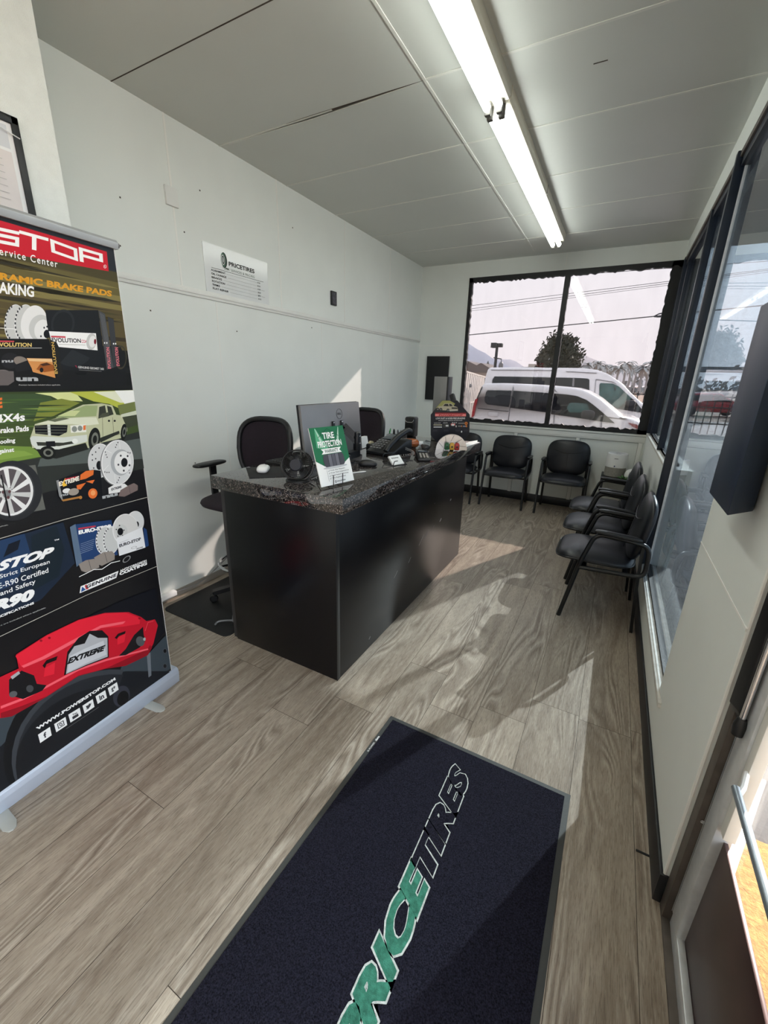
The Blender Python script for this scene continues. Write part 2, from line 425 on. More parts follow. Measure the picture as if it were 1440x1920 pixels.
shell('wall_back', [(XL-.12, WL, YB, YB+.12, 0, 3.0), (WL, XR+.15, YB, YB+.12, WT, 3.0), (WL, XR+.15, YB, YB+.12, GZ, WB), (XR+.005, XR+.15, YB-.02, YB+.12, WB, WT)], M_WALL,
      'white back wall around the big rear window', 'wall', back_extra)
def right_extra(mb):
    mb.box(XR-.0015, XR+.01, YP0, YP1, .982, .988, M_SEAM)
    mb.tube([(XR+.004, YP0+.003, .1), (XR+.004, YP0+.003, 2.95)], .0055, M_SEAM, 8)
    mb.box(XR-.004, XR+.03, YP0-.001, YP0+.02, .983, .990, M_SEAM)
shell('wall_right', [(XR, XR+.15, YM, YB, GZ, SILL_HIGH-.02), (XR, XR+.15, YP1, YM+.001, GZ, SILL_LOW-.02), (XR, XR+.15, YN, YB+.12, WT, 3.0), (XR, XR+.10, YP0, YP1, GZ, 3.0),
      (XR, XR+.15, YN, -4.3, GZ, 3.0), (XR, XR+.15, .10, YP0, 2.4, WT)], M_WALL, 'white right wall with pier between glass door and shopfront window', 'wall', right_extra)
def ceil_extra(mb):
    for y in (.95, 3.045, 3.72, 4.40, 5.08): mb.box(XL, XR, y-.007, y+.007, H-.003, H+.001, M_CSEAM)
    mb.box(-1.11, XR, 2.383, 2.397, H-.003, H+.001, M_CSEAM)
    mb.box(XL, -1.11, 1.697, 1.703, H-.0008, H+.001, M_GAP); mb.box(-1.11, XR, 1.69, 1.704, H-.003, H+.001, M_CSEAM)
    mb.box(-1.117, -1.103, YN, 5.55, H-.004, H+.001, M_CSEAM)
    mb.box(XL, XL+.9, 2.385, 2.395, H-.003, H+.001, M_CSEAM)
    # sagged joint with a dark gap
    mb.poly_prism([(XL+.02, 2.392, H-.001), (-2.2, 2.388, H-.001), (-1.8, 2.382, H-.001), (-1.3, 2.388, H-.001), (-1.12, 2.392, H-.001), (-1.3, 2.396, H-.001), (-1.8, 2.399, H-.001), (-2.2, 2.396, H-.001)], (0, 0, .003), M_GAP)
    mb.poly_prism([(-2.5, 2.398, H-.0005), (-1.8, 2.400, H-.010), (-1.15, 2.398, H-.0005), (-1.15, 2.41, H-.0005), (-2.5, 2.41, H-.0005)], (0, 0, .003), M_CSEAM)
    mb.box(-.36, -.30, 2.63, 2.635, H-.0015, H, M_GAP)
shell('ceiling', [(XL-.12, XR+.15, YN-.12, YB+.12, H, H+.06)], M_CEIL, 'light grey panel ceiling with thin cover strips', 'ceiling', ceil_extra)
mb = MB(); mb.box(XL-.3, XR+EAVE_X, YN-.4, YB+EAVE_Y, 3.06, 3.17, M_CONC); mb.box(XL-.12, XR+.15, YN-.12, YB+.12, 3.03, 3.06, M_CONC); mb.box(XL-.3, XR+.3, YB-.2, YB+.12, 3.17, 3.5, M_CONC); struct(mb.build('roof'), 'flat roof slab with overhanging eaves outside', 'roof')  # unseen parapet strip on top added to block sky reflected in the vans
mb = MB(); mb.box(-15, XL-.30, -12, YB+.12, GZ, 3.3, M_CONC); struct(mb.build('building'), 'unseen shop building mass added beyond the left wall to block sky', 'building')  # unseen mass, added to keep sky light and reflections off the van sides
# chair rail on the left wall
mb = MB(); mb.box(XL, XL+.010, 1.10, YB, 2.028, 2.078, M_TRIM, .003); mb.box(XL, XL+.016, 1.10, YB, 2.044, 2.062, M_TRIM, .005)
struct(mb.build('trim_1'), 'white chair rail moulding along the left wall', 'trim')
# baseboards
mb = MB(); mb.box(XL+.0, XR, YB-.010, YB, 0, .105, M_BLACK, .003); struct(mb.build('baseboard_back'), 'black baseboard under the rear window wall', 'baseboard')
mb = MB(); mb.box(XR-.010, XR, YP0-.004, YB, 0, .115, M_BLACK, .003); mb.box(XR-.010, XR+.022, YP0-.008, YP0, 0, .115, M_BLACK, .002); mb.box(XR-.05, XR-.008, YP0+.13, YP0+.136, .0, .004, M_BLACK)
struct(mb.build('baseboard_right'), 'black baseboard along the right wall and pier', 'baseboard')
mb = MB(); mb.box(XL, XL+.012, 1.2, YB, 0, .05, mat('dusty_base_strip', (150, 143, 134), .6), .003); struct(mb.build('baseboard_left'), 'narrow dusty base strip of the left wall', 'baseboard')

# ------------------------------------------------------------------ windows
def ragged(mb, a, b, inner, thick, m, seed, amp=.006):
    """taped frame edge: a..b is the outer line, `inner` the offset to the ragged inner edge"""
    r = random.Random(seed); a, b, inner = Vector(a), Vector(b), Vector(inner); n = max(6, int((b-a).length/.025))
    pts = [a, b]+[a+(b-a)*(1-i/n)+inner*(1+r.uniform(-amp, amp)/inner.length) for i in range(n+1)]
    mb.poly_prism(pts, thick, m)
w1 = thing('window_1', 'big rear window in black taped frame with two panes', 'window', (WL, YB+.04, WB)); w1['kind'] = 'structure'
mb = MB(); y0 = YB-.006; th = (0, .05, 0)
ragged(mb, (WL, y0, WB), (WL, y0, WT), (.045, 0, 0), th, M_TAPE, 1)
ragged(mb, (WL, y0, WT), (XR, y0, WT), (0, 0, -.055), th, M_TAPE, 2, .012)
ragged(mb, (XR, y0, WT), (XR, y0, WB), (-.10, 0, 0), th, M_TAPE, 3)
ragged(mb, (XR, y0, WB), (WL, y0, WB), (0, 0, .05), th, M_TAPE, 4, .012)
mb.build('frame', w1)
mb = MB(); ragged(mb, (-.765, y0-.004, WB+.03), (-.765, y0-.004, WT-.04), (.058, 0, 0), (0, .05, 0), M_TAPE, 5, .003); mb.build('mullion', w1)
for a, b in ((WL, -.735), (-.735, XR)):
    mb = MB(); mb.box(a, b, YB+.046, YB+.052, WB, WT, G_BACK); mb.build('pane', w1)
w2 = thing('window_2', 'tall side window nearest the back corner with dark mullion', 'window', (XG, YM, SILL_HIGH)); w2['kind'] = 'structure'
mb = MB(); Y0 = YM+.04
mb.box(.366, XG+.05, YB-.13, YB-.02, SILL_HIGH-.005, WT, M_FRAME, .003); mb.box(.390, XG+.04, YB-.30, YB-.25, SILL_HIGH, WT, M_FRAME, .003)
mb.box(.385, XG+.04, Y0, YB-.02, WT-.075, WT, M_FRAME, .003); mb.box(.372, .40, Y0, YB-.02, WT-.03, WT+.003, M_ALUD, .003)
mb.box(XG-.012, XG+.04, Y0, YB-.02, SILL_HIGH-.005, SILL_HIGH+.02, M_FRAME, .002)
mb.build('frame', w2)
mb = MB(); mb.box(.372, XG+.01, 4.185, 4.235, SILL_HIGH-.004, WT-.02, M_FRAME, .003); mb.build('mullion', w2)
mb = MB(); mb.box(XR-.012, XG-.01, YM+.04, YB-.12, SILL_HIGH-.02, SILL_HIGH, M_SILL, .003); mb.box(XG-.012, XG-.006, YM+.04, YB-.13, SILL_HIGH, SILL_HIGH+.022, M_CHROME); mb.build('sill', w2)
for a, b in ((Y0, 4.21), (4.21, YB-.04)):
    mb = MB(); mb.box(XG, XG+.006, a, b, SILL_HIGH, WT, G_RIGHT); mb.build('pane', w2)
w3 = thing('window_3', 'low silled shopfront window between pier and heavy dark mullion', 'window', (XG, YP1, SILL_LOW)); w3['kind'] = 'structure'
mb = MB(); mb.box(.358, XG+.012, YM-.005, YM+.045, SILL_LOW-.02, WT+.002, M_FRAME, .003); mb.box(XG-.007, XG+.02, YM-.012, YM-.004, SILL_LOW, WT-.05, M_ALU); mb.build('mullion', w3)
mb = MB(); mb.box(.385, XG+.04, YP1, YM, WT-.075, WT, M_FRAME, .003); mb.box(.372, .40, YP1-.7, YM, WT-.03, WT+.003, M_ALUD, .003)
mb.box(XG-.014, XG+.02, YP1-.02, YM, SILL_LOW-.005, SILL_LOW+.012, M_TAPE); mb.build('frame', w3)
mb = MB(); mb.box(XR-.012, XG-.012, YP1-.10, YM, SILL_LOW-.025, SILL_LOW, M_SILL, .003)
for k in range(2): mb.box(XR-.002+.013*k, XR+.006+.013*k, YP1-.10, YM, SILL_LOW-.001, SILL_LOW+.003, M_SILL, .001)
mb.box(XG+.02, XG+.13, YP1, YM, SILL_LOW-.03, SILL_LOW+.004, M_CONC, .004); mb.build('sill', w3)
mb = MB(); mb.box(XG, XG+.006, YP1, YM, SILL_LOW, WT, G_RIGHT); mb.build('pane', w3)
w4 = thing('fill_window', 'unseen clear glass added beside the door for daylight, behind the viewer', 'window', (XG, -4.3, 0)); w4['kind'] = 'structure'  # unseen glazing, added to bring daylight onto the near left side
for a, b in ((-4.3, -2.9), (-2.85, -1.4), (-1.35, .10)):
    mb = MB(); mb.box(XG, XG+.006, a, b, 0, WT, G_CLEAR); mb.build('pane', w4)
mb = MB()
for y in (-4.3, -2.875, -1.375): mb.box(XG-.03, XG+.03, y-.025, y+.025, 0, WT, M_FRAME, .003)
mb.build('frame', w4)

# ------------------------------------------------------------------ glass door on the right
d1 = thing('door_1', 'aluminium framed glass entrance door with brown kick panel and push bar', 'door', (.42, YP0, 0)); d1['kind'] = 'structure'
mb = MB(); mb.box(XR+.012, .47, YP0-.05, YP0-.006, 0, 2.4, M_ALUD, .002); mb.box(.40, .47, .12, .17, 0, 2.4, M_ALUD, .002); mb.box(.40, .47, .12, YP0, 2.33, 2.4, M_ALUD, .002)
for z in (.42, .96, 1.5): mb.lathe([(0, .004), (.006, .003), (.006, 0)], M_CHROME, 10, frame((.402, YP0-.051, z), (1, 0, 0), (0, 0, 1), (0, -1, 0)))
mb.build('jamb', d1)
mb = MB(); mb.box(.405, .445, 1.075, 1.146, .055, 2.3, M_ALU, .004); mb.box(.412, .438, 1.045, 1.076, .49, 2.3, mat('sunlit_white_door_bead', (232, 230, 222), .4), .003); mb.box(.4035, .4055, 1.1455, 1.1475, .055, 2.3, M_CHROME); mb.build('stile', d1)
mb = MB(); mb.box(.408, .428, .17, 1.146, .006, .06, M_ALU, .003); mb.build('bottom_rail', d1)
mb = MB(); mb.box(.428, .437, .17, 1.08, .05, .455, M_BRONZE, .001); mb.build('kick_panel', d1)
mb = MB(); mb.box(.436, .442, .17, 1.08, .40, 2.3, G_CLEAR); mb.build('pane', d1)
mb = MB(); mb.tube([(.38, .992, .70), (.38, .25, .70), (.43, .2, .70)], .0085, mat('worn_push_bar', (150, 160, 170), .35, metal=.7), 12); mb.tube([(.412, 1.052, .70), (.395, 1.0, .70), (.382, .975, .70)], .006, M_WHITE, 8); mb.build('push_bar', d1)
mb = MB(); mb.poly_prism([(.377, 1.168, .80), (.377, 1.168, 2.2), (.405, 1.155, 2.2), (.405, 1.155, .74)], (.012, -.035, 0), M_BLKP, .002); mb.build('latch_housing', d1)
mb = MB(); mb.tube([(.395, 1.118, .79), (.395, 1.118, 2.2)], .0065, M_CHROME, 12); mb.lathe([(0, -.03), (.012, -.028), (.014, 0), (.009, .02), (0, .022)], M_BLKP, 14, Matrix.Translation((.395, 1.118, .775))); mb.build('latch_rod', d1)
mb = MB(); mb.box(.387, .52, .12, YP0-.01, -.02, .008, M_ALUD, .003); struct(mb.build('trim_2'), 'worn metal threshold under the glass door', 'threshold')
# ------------------------------------------------------------------ guest chairs
M_VINYL = mat('black_vinyl_upholstery', (22, 24, 30), .36, spec=.4, var=.12, scale=9, bump=.06, bscale=500)
M_STITCH = mat('black_piping', (9, 10, 12), .4)
def bez(pts, n=8, r=.05):
    """polyline with rounded corners"""
    P = [Vector(p) for p in pts]; out = [P[0]]
    for a, b, c in zip(P, P[1:], P[2:]):
        d0 = min(r, (a-b).length*.49); d1 = min(r, (c-b).length*.49); s, e = b+(a-b).normalized()*d0, b+(c-b).normalized()*d1
        for k in range(n+1):
            t = k/n; out.append(s*(1-t)**2+b*2*t*(1-t)+e*t*t)
    out.append(P[-1]); return out
def make_guest_chair(label, loc, rz, group):
    t = thing('guest_chair', label, 'chair', (0, 0, 0), 0, group)
    mb = MB()
    def sh(p):
        q = p.copy(); q.z += -.018*max(0, (-p.y-.12)/.12)**2+.010*math.cos(p.x*6)-.004; return q
    mb.pillow(.50, .48, .085, M_VINYL, Matrix.Translation((0, -.09, .435)), 4.5, 2.4, 40, sh)
    seat = mb.build('seat', t, 60)
    mb = MB(); ring = []
    for k in range(44):
        a = 2*PI*k/44; ca, sa = math.cos(a), math.sin(a)
        ring.append((math.copysign(abs(ca)**(2/4.5), ca)*.252, -.09+math.copysign(abs(sa)**(2/4.5), sa)*.242, .432-.018*max(0, (-math.copysign(abs(sa)**(2/4.5), sa)*.24-.12)/.12)**2))
    mb.tube(ring, .005, M_STITCH, 6, True); mb.build('piping', seat)
    tilt = Matrix.Translation((0, .145, .665)) @ Matrix.Rotation(math.radians(-9), 4, 'X') @ Matrix.Rotation(PI/2, 4, 'X')
    mb = MB()
    def shb(p):
        q = p.copy(); q.z += -.02*(p.x/.24)**2*0.9; q.x *= 1-.06*max(0, -p.y/.2); return q
    mb.pillow(.50, .43, .085, M_VINYL, tilt, 3.6, 2.6, 44, shb)
    back = mb.build('backrest', t, 60)
    mb = MB()
    arc = [tilt @ Vector((x, .085-.035*(1-(x/.17)**2), .043-.018*(x/.24)**2)) for x in [-.17+.34*k/14 for k in range(15)]]
    mb.tube(arc, .003, M_STITCH, 6); mb.tube([tilt @ Vector((0, y, .042)) for y in (.045, -.03, -.11, -.18)], .0016, M_STITCH, 5)
    mb.build('stitching', back)
    for s in (-1, 1):
        x = .262*s; xf = .268*s
        mb = MB(); mb.tube(bez([(xf, -.24, 0), (x, -.165, .43), (x, -.105, .635), (x, .13, .62), (x, .20, .60), (x, .205, .40), (x, -.17, .385)], 6, .06), .0145, M_BLKM, 12); mb.build('arm_frame', t)
        mb = MB(); mb.pillow(.046, .27, .032, M_BLKP, Matrix.Translation((x, .02, .645)) @ Matrix.Rotation(math.radians(-3), 4, 'X'), 5, 3, 24); mb.build('arm_pad', t)
        mb = MB(); mb.strap(bez([(.235*s, .165, .60), (.24*s, .175, .36), (.245*s, .205, 0)], 5, .1), .028, .018, (1, 0, 0), M_BLKM); mb.build('rear_leg', t)
    mb = MB(); mb.strap([(-.25, .10, .388), (.25, .10, .388)], .03, .016, (0, 1, 0), M_BLKM); mb.strap([(-.25, -.14, .385), (.25, -.14, .385)], .03, .016, (0, 1, 0), M_BLKM)
    mb.build('cross_bar', t)
    t.location = loc; t.rotation_euler = (0, 0, rz); return t
g1, g2 = 'black guest chairs along the right wall', 'black guest chairs under the rear window'
gc = make_guest_chair('black vinyl guest chair nearest the viewer in the row along the right wall', (.135, 3.11, 0), -PI/2, g1)
copy_tree(gc, (.115, 3.74, 0), -PI/2, 'black vinyl guest chair in the middle of the row along the right wall')
copy_tree(gc, (.105, 4.36, 0), -PI/2, 'black vinyl guest chair farthest along the right wall, next to the air purifier')
for x, y, rz, l in ((-.41, 5.465, .03, 'black guest chair under the rear window nearest the air purifier'),
                    (-1.10, 5.45, .02, 'black guest chair under the rear window, middle of the three'),
                    (-1.74, 5.38, .0, 'black guest chair under the rear window half hidden by the counter end')):
    c = copy_tree(gc, (x, y, 0), rz, l); c['group'] = g2

# ------------------------------------------------------------------ reception counter
def granite():
    m = bpy.data.materials.new('polished_black_granite'); nt, b = nodes(m); L = nt.links.new; N = nt.nodes.new
    tc = N('ShaderNodeTexCoord'); v = N('ShaderNodeTexVoronoi'); v.inputs['Scale'].default_value = 230; L(tc.outputs['Object'], v.inputs['Vector'])
    n = N('ShaderNodeTexNoise'); n.inputs['Scale'].default_value = 120; n.inputs['Detail'].default_value = 5; L(tc.outputs['Object'], n.inputs['Vector'])
    r = N('ShaderNodeValToRGB'); e = r.color_ramp.elements
    e[0].position = .36; e[0].color = rgb((17, 16, 18)); e[1].position = .80; e[1].color = rgb((138, 130, 126))
    k = e.new(.56); k.color = rgb((36, 33, 34)); k = e.new(.66); k.color = rgb((72, 66, 64))
    mx = N('ShaderNodeMath'); mx.operation = 'MULTIPLY_ADD'; mx.inputs[1].default_value = .55; L(v.outputs['Color'], mx.inputs[0]); 
    sc = N('ShaderNodeMath'); sc.operation = 'MULTIPLY'; sc.inputs[1].default_value = .55; L(n.outputs['Fac'], sc.inputs[0]); L(sc.outputs[0], mx.inputs[2])
    L(mx.outputs[0], r.inputs['Fac']); L(r.outputs[0], b.inputs['Base Color']); b.inputs['Roughness'].default_value = .035; b.inputs['IOR'].default_value = 1.95
    return m
M_GRAN = granite()
M_LAM = mat('black_laminate', (8, 8, 13), .28, spec=.4, var=.12, scale=3)
CT = 1.062
ctr = thing('reception_counter', 'long black laminate reception counter body standing mid room', 'counter', (-1.45, 2.5, 0))
mb = MB(); mb.box(-1.80, -1.0585, 1.511, 1.531, 0, .994, M_LAM, .0015); mb.box(-1.835, -1.80, 1.520, 1.54, 0, .994, mat('panel_edge', (52, 50, 52), .4), .001); mb.build('end_panel', ctr)
mb = MB(); mb.box(-1.0745, -1.0585, 1.534, 3.49, 0, .994, M_LAM, .0015); mb.build('front_panel', ctr)
mb = MB(); mb.box(-1.80, -1.075, 3.47, 3.49, 0, .994, M_LAM, .001); mb.build('end_panel', ctr)
mb = MB(); mb.box(-1.0600, -1.0565, 1.508, 1.536, 0, .994, M_BLKP, .001); mb.build('corner_trim', ctr)
mb = MB(); mb.box(-1.80, -1.10, 1.54, 3.46, .70, .72, M_LAM); mb.box(-1.78, -1.76, 1.56, 3.46, 0, .99, M_LAM) ; mb.build('inner_shelf', ctr)
r = random.Random(5); mb = MB()
M_SCUF = mat('pale_scuff_mark', (168, 164, 162), .5)
for px, py, l in ((742, 1077, .06), (768, 1050, .05), (790, 1012, .10), (800, 1000, .07), (693, 1196, .02), (845, 937, .02), (815, 944, .01), (826, 975, .04), (812, 990, .05)):
    p = on(px, py, 'x', -1.0583); d = Vector((0, l*.8, l*r.uniform(.3, .7)))/2
    mb = MB(); mb.tube([p-d, p+Vector((0, 0, -l*.04)), p+d], .0013, M_SCUF, 5); mb.build('scuff_mark', ctr)
wt = thing('countertop', 'thick polished black granite countertop on the reception counter', 'countertop', (-1.33, 2.4, .995))
mb = MB(); mb.box(-1.728, -.931, 1.379, 3.42, .9945, CT, M_GRAN, .003); mb.build('slab', wt)

# ------------------------------------------------------------------ ceiling light fixtures
M_TUBE = lamp('fluorescent_glow', (247, 253, 246), TUBE_POWER)
M_LHOUS = mat('cream_enamel', (214, 208, 192), .35, var=.05)
M_HOLD = mat('grey_lampholder', (92, 90, 86), .5)
def fixture(label, y0, y1):
    t = thing('fluorescent_light', label, 'ceiling light', (-.797, (y0+y1)/2, H), 0, 'tandem fluorescent strip lights')
    mb = MB(); mb.poly_prism([(-.727, y0, H+.002), (-.727, y0, H-.045), (-.735, y0, H-.062), (-.870, y0, H-.062), (-.878, y0, H-.045), (-.878, y0, H+.002)], (0, y1-y0, 0), M_LHOUS, .002); 
    mb.poly_prism([(-.796, y0+.05, H-.062), (-.812, y0+.05, H-.062), (-.808, y0+.05, H-.072), (-.800, y0+.05, H-.072)], (0, y1-y0-.1, 0), M_LHOUS)
    mb.box(-.880, -.7255, (y0+y1)/2-.004, (y0+y1)/2+.004, H-.064, H-.002, M_HOLD)
    mb.build('housing', t)
    for x in (-.834, -.774):
        mb = MB(); z = H-.094; a, b = y0+.035, y1-.035
        Mx = frame((x, a, z), (1, 0, 0), (0, 0, -1), (0, 1, 0))
        mb.lathe([(.012, 0), (.019, .008), (.019, b-a-.008), (.012, b-a)], M_TUBE, 20, Mx); tu = mb.build('tube', t)
        for yy, sg in ((a, -1), (b, 1)):
            mb = MB(); mb.box(x-.016, x+.016, min(yy+sg*.003, yy+sg*.030), max(yy+sg*.003, yy+sg*.030), z-.026, H-.06, M_HOLD, .006); mb.build('lampholder', t)
    return t
fixture('nearer double tube fluorescent strip light on the ceiling', .155, 2.605)
fixture('farther double tube fluorescent strip light on the ceiling, toward the rear window', 2.615, 5.09)

# ------------------------------------------------------------------ drafting stools behind the counter
M_MESH = mat('dark_plum_mesh', (30, 17, 30), .75, var=.2, scale=40, bump=.5, bscale=900)
def stool(label, loc, rz, group):
    t = thing('drafting_chair', label, 'office chair', (0, 0, 0), 0, group)
    mb = MB(); mb.pillow(.50, .48, .08, M_MESH, Matrix.Translation((0, -.02, .725)), 3, 2.6, 36); mb.build('seat', t, 60)
    def outline(k, n=40, w=.23, h=.215, ex=3.4):
        a = 2*PI*k/n; ca, sa = math.cos(a), math.sin(a)
        x = math.copysign(abs(ca)**(2/ex), ca)*w; z = math.copysign(abs(sa)**(2/ex), sa)*h
        x *= 1-.10*max(0, -z/h); return x, z
    def bp(x, z): return Vector((x, .25+.035*(z/.2)*.6-.06*(x/.23)**2+.02, 1.03+z))
    mb = MB(); mb.tube([bp(*outline(k)) for k in range(40)], .019, M_BLKP, 10, True); mb.build('back_frame', t)
    mb = MB()
    for sgn in (0, .006):
        mb.surf(lambda u, v: bp(outline(u*40, 40)[0]*v, outline(u*40, 40)[1]*v)+Vector((0, sgn, 0)), 40, 9, M_MESH, True)
    mb.build('backrest', t, 60)
    mb = MB(); mb.strap(bez([(0, .05, .675), (0, .26, .675), (0, .30, .76), (0, .295, .98)], 6, .08), .07, .018, (1, 0, 0), M_BLKP); mb.build('back_support', t)
    for s in (-1, 1):
        mb = MB(); mb.strap(bez([(.17*s, .0, .685), (.285*s, .0, .69), (.285*s, .0, .93)], 5, .05), .05, .016, (0, 1, 0), M_BLKP); mb.build('arm_bracket', t)
        mb = MB(); mb.pillow(.085, .27, .03, M_BLKP, Matrix.Translation((.285*s, -.02, .945)), 3, 3, 28); mb.build('arm_pad', t)
    mb = MB(); mb.lathe([(.03, .10), (.03, .40), (.018, .405), (.018, .66), (.05, .665), (.09, .69), (0, .69)], M_BLKP, 20); mb.build('gas_lift', t)
    mb = MB(); mb.tube([(.21*math.cos(2*PI*k/32), .21*math.sin(2*PI*k/32), .27) for k in range(32)], .010, M_CHROME, 8, True)
    for k in range(3): mb.tube([(.03*math.cos(2.1*k), .03*math.sin(2.1*k), .27), (.21*math.cos(2.1*k), .21*math.sin(2.1*k), .27)], .008, M_CHROME, 8)
    mb.build('foot_ring', t)
    mb = MB(); mb.lathe([(.045, .06), (.045, .12), (.03, .13)], M_BLKP, 20)
    for k in range(5):
        a = 2*PI*k/5+.3; mb.strap([(.03*math.cos(a), .03*math.sin(a), .10), (.27*math.cos(a), .27*math.sin(a), .07)], .045, .03, (-math.sin(a), math.cos(a), 0), M_BLKP)
    base = mb.build('star_base', t)
    for k in range(5):
        a = 2*PI*k/5+.3; mb = MB(); c = Vector((.27*math.cos(a), .27*math.sin(a), .029))
        mb.lathe([(0, -.022), (.022, -.022), (.0285, -.014), (.0285, .014), (.022, .022), (0, .022)], M_BLKP, 16, frame(c, (0, 0, 1), (math.cos(a), math.sin(a), 0), (-math.sin(a), math.cos(a), 0))); mb.tube([c+Vector((0, 0, .02)), c+Vector((0, 0, .045))], .007, M_BLKM, 8)
        mb.build('caster', base)
    t.location = loc; t.rotation_euler = (0, 0, rz); return t
st = stool('black high office chair at the near end behind the counter', (-2.12, 1.96, .006), .05, 'high office chairs behind the counter')
copy_tree(st, (-2.16, 3.33, .006), -.12, 'black and plum high office chair half hidden behind the monitor')

# ------------------------------------------------------------------ floor mats
M_RUB = mat('grey_rubber_edge', (62, 63, 61), .7, var=.1, bump=.2, bscale=80)
M_PILE = mat('navy_carpet_pile', (32, 31, 42), .95, var=.75, scale=260, bump=1.0, bscale=420, spec=.1)
M_PWHI = mat('white_carpet_pile', (206, 210, 206), .95, var=.25, scale=90, bump=1.0, bscale=420, spec=.1)
M_PGRN = mat('green_carpet_pile', (66, 128, 108), .95, var=.35, scale=60, bump=1.0, bscale=420, spec=.1)
em = thing('entrance_mat', 'navy carpet entrance mat with green and white lettering on the floor', 'mat', (-.3, .7, 0))
TL, TR, BR, BL = Vector((-.697, 1.438, 0)), Vector((.105, 1.436, 0)), Vector((.086, -.06, 0)), Vector((-.742, -.06, 0))
mb = MB(); mb.poly_prism([TL, TR, BR, BL], (0, 0, .004), M_RUB, .0015); mb.build('rubber_edge', em)
def ins(d): return [TL+Vector((d, -d, 0)), TR+Vector((-d, -d, 0)), BR+Vector((-d, d, 0)), BL+Vector((d, d, 0))]
mb = MB(); mb.poly_prism([p+Vector((0, 0, .004)) for p in ins(.021)], (0, 0, .005), M_PILE, .002); pile = mb.build('carpet_pile', em)
P = Print((-.262, .395, .0091), (0, 1, 0), (-1, 0, 0), .0003, .0006)
def matword(t, a, b, fills):
    for m, bold, lv, gr in fills:
        P.text(t, (a-gr, -gr*.9), (b+gr-.035, -gr*.9), (a-gr, .084+gr*.9), m, lv, bold, 1.0, .35)
matword('PRICE', .01, .555, ((M_PWHI, .085, 1, .006), (M_PGRN, .055, 2, 0)))
matword('TIRES', .500, .975, ((M_PWHI, .085, 1, .004), (M_PILE, .062, 2, -.0005)))
P.build('lettering', em)
P = Print((-.700, 1.19, .0042), (.032, 1, 0), (-1, .032, 0), .0001, .0003)
P.text('data', (.085, -.013), (.115, -.013), (.085, -.003), ink((235, 235, 235)), None, .03); P.text('IS POWER', (.02, -.012), (.075, -.012), (.02, -.005), ink((235, 235, 235)), None, .01)
P.build('edge_label', em)
cm = thing('chair_mat', 'black mat on the floor between counter and left wall', 'mat', (-2.2, 2.4, 0))
mb = MB(); pts = bez([(-2.49, 2.5, 0), (-2.49, 1.487, 0), (-1.862, 1.478, 0), (-1.862, 3.75, 0), (-2.49, 3.75, 0), (-2.49, 2.5, 0)], 5, .05)[:-1]
mb.poly_prism(pts, (0, 0, .006), mat('black_mat_vinyl', (20, 20, 21), .6, var=.15, bump=.2, bscale=150), .0015); mb.build('sheet', cm)

# ------------------------------------------------------------------ things on and by the walls
t = thing('price_board', 'white services and pricing board on the left wall above the chair rail', 'sign', (XL, 2.47, 2.22))
mb = MB(); mb.box(XL+.0005, XL+.006, 2.176, 2.772, 2.075, 2.375, mat('white_acrylic', (226, 228, 228), .18, var=.01)); mb.build('board', t)
Pb = Print((XL+.006, 2.176, 2.075), (0, 1, 0), (0, 0, 1)); K = ink((30, 34, 34)); KG = ink((92, 112, 96)); KL = ink((150, 152, 150))
Pb.ell((.170, .225), .027, .047, ink((28, 38, 34))); Pb.ell((.164, .225), .021, .042, ink((92, 130, 108)), inner=.86); Pb.ell((.162, .225), .016, .032, ink((205, 208, 206))); Pb.ell((.163, .225), .011, .026, ink((40, 46, 44))); Pb.ell((.163, .225), .007, .018, ink((170, 176, 174)))
Pb.line([(.155, .182), (.205, .174)], .006, ink((28, 38, 34)))
Pb.text('PRICETIRES', (.210, .198), (.455, .198), (.210, .226), K, None, .03)
Pb.text('OUR SERVICES & PRICING', (.165, .166), (.452, .166), (.165, .182), KG, None, .005, 1.25)
Pb.line([(.055, .157), (.545, .157)], .0022, K)
for i, (a, b, p) in enumerate((('ALIGNMENT', .172, '$100'), ('OIL CHANGE', .178, '$35'), ('BRAKES', .137, '$100'), ('ROTATION', .160, '$30'), ('TPMS', .113, '$75'), ('FLAT REPAIR', .186, '$25'))):
    y = .136-.0225*i
    Pb.text(a, (.05, y), (b, y), (.05, y+.0125), K, None, .02, 1.1); Pb.line([(b+.012, y+.004), (.470, y+.004)], .0010, KL)
    Pb.text(p, (.476, y), (.507, y), (.476, y+.0105), K, None, .01)
    if i in (2, 4): Pb.line([(.515, y+.004), (.55, y+.004)], .0012, K)
Pb.build('lettering', t)
t = thing('wall_plaque', 'small black framed plaque on the left wall above the chair rail', 'plaque', (XL, 3.66, 2.26))
mb = MB(); mb.box(XL, XL+.018, 3.618, 3.703, 2.204, 2.327, M_BLKP, .003); mb.build('frame', t)
mb = MB(); mb.box(XL+.012, XL+.019, 3.632, 3.692, 2.216, 2.316, mat('dark_slate_print', (52, 54, 62), .3, var=.7, scale=60)); mb.build('face', t)
mb = MB(); mb.box(XL, XL+.016, 1.938, 2.020, 2.505, 2.606, M_TRIM, .003); tag(mb.build('blank_wall_box'), 'small white blank cover box high on the left wall near the ceiling', 'wall box')
t = thing('cable_adapter', 'small white power adapter box at the foot of the left wall', 'adapter', (XL+.03, 1.56, 0))
mb = MB(); mb.box(XL+.013, XL+.055, 1.50, 1.63, .035, .072, M_WHITE, .006); mb.build('case', t)
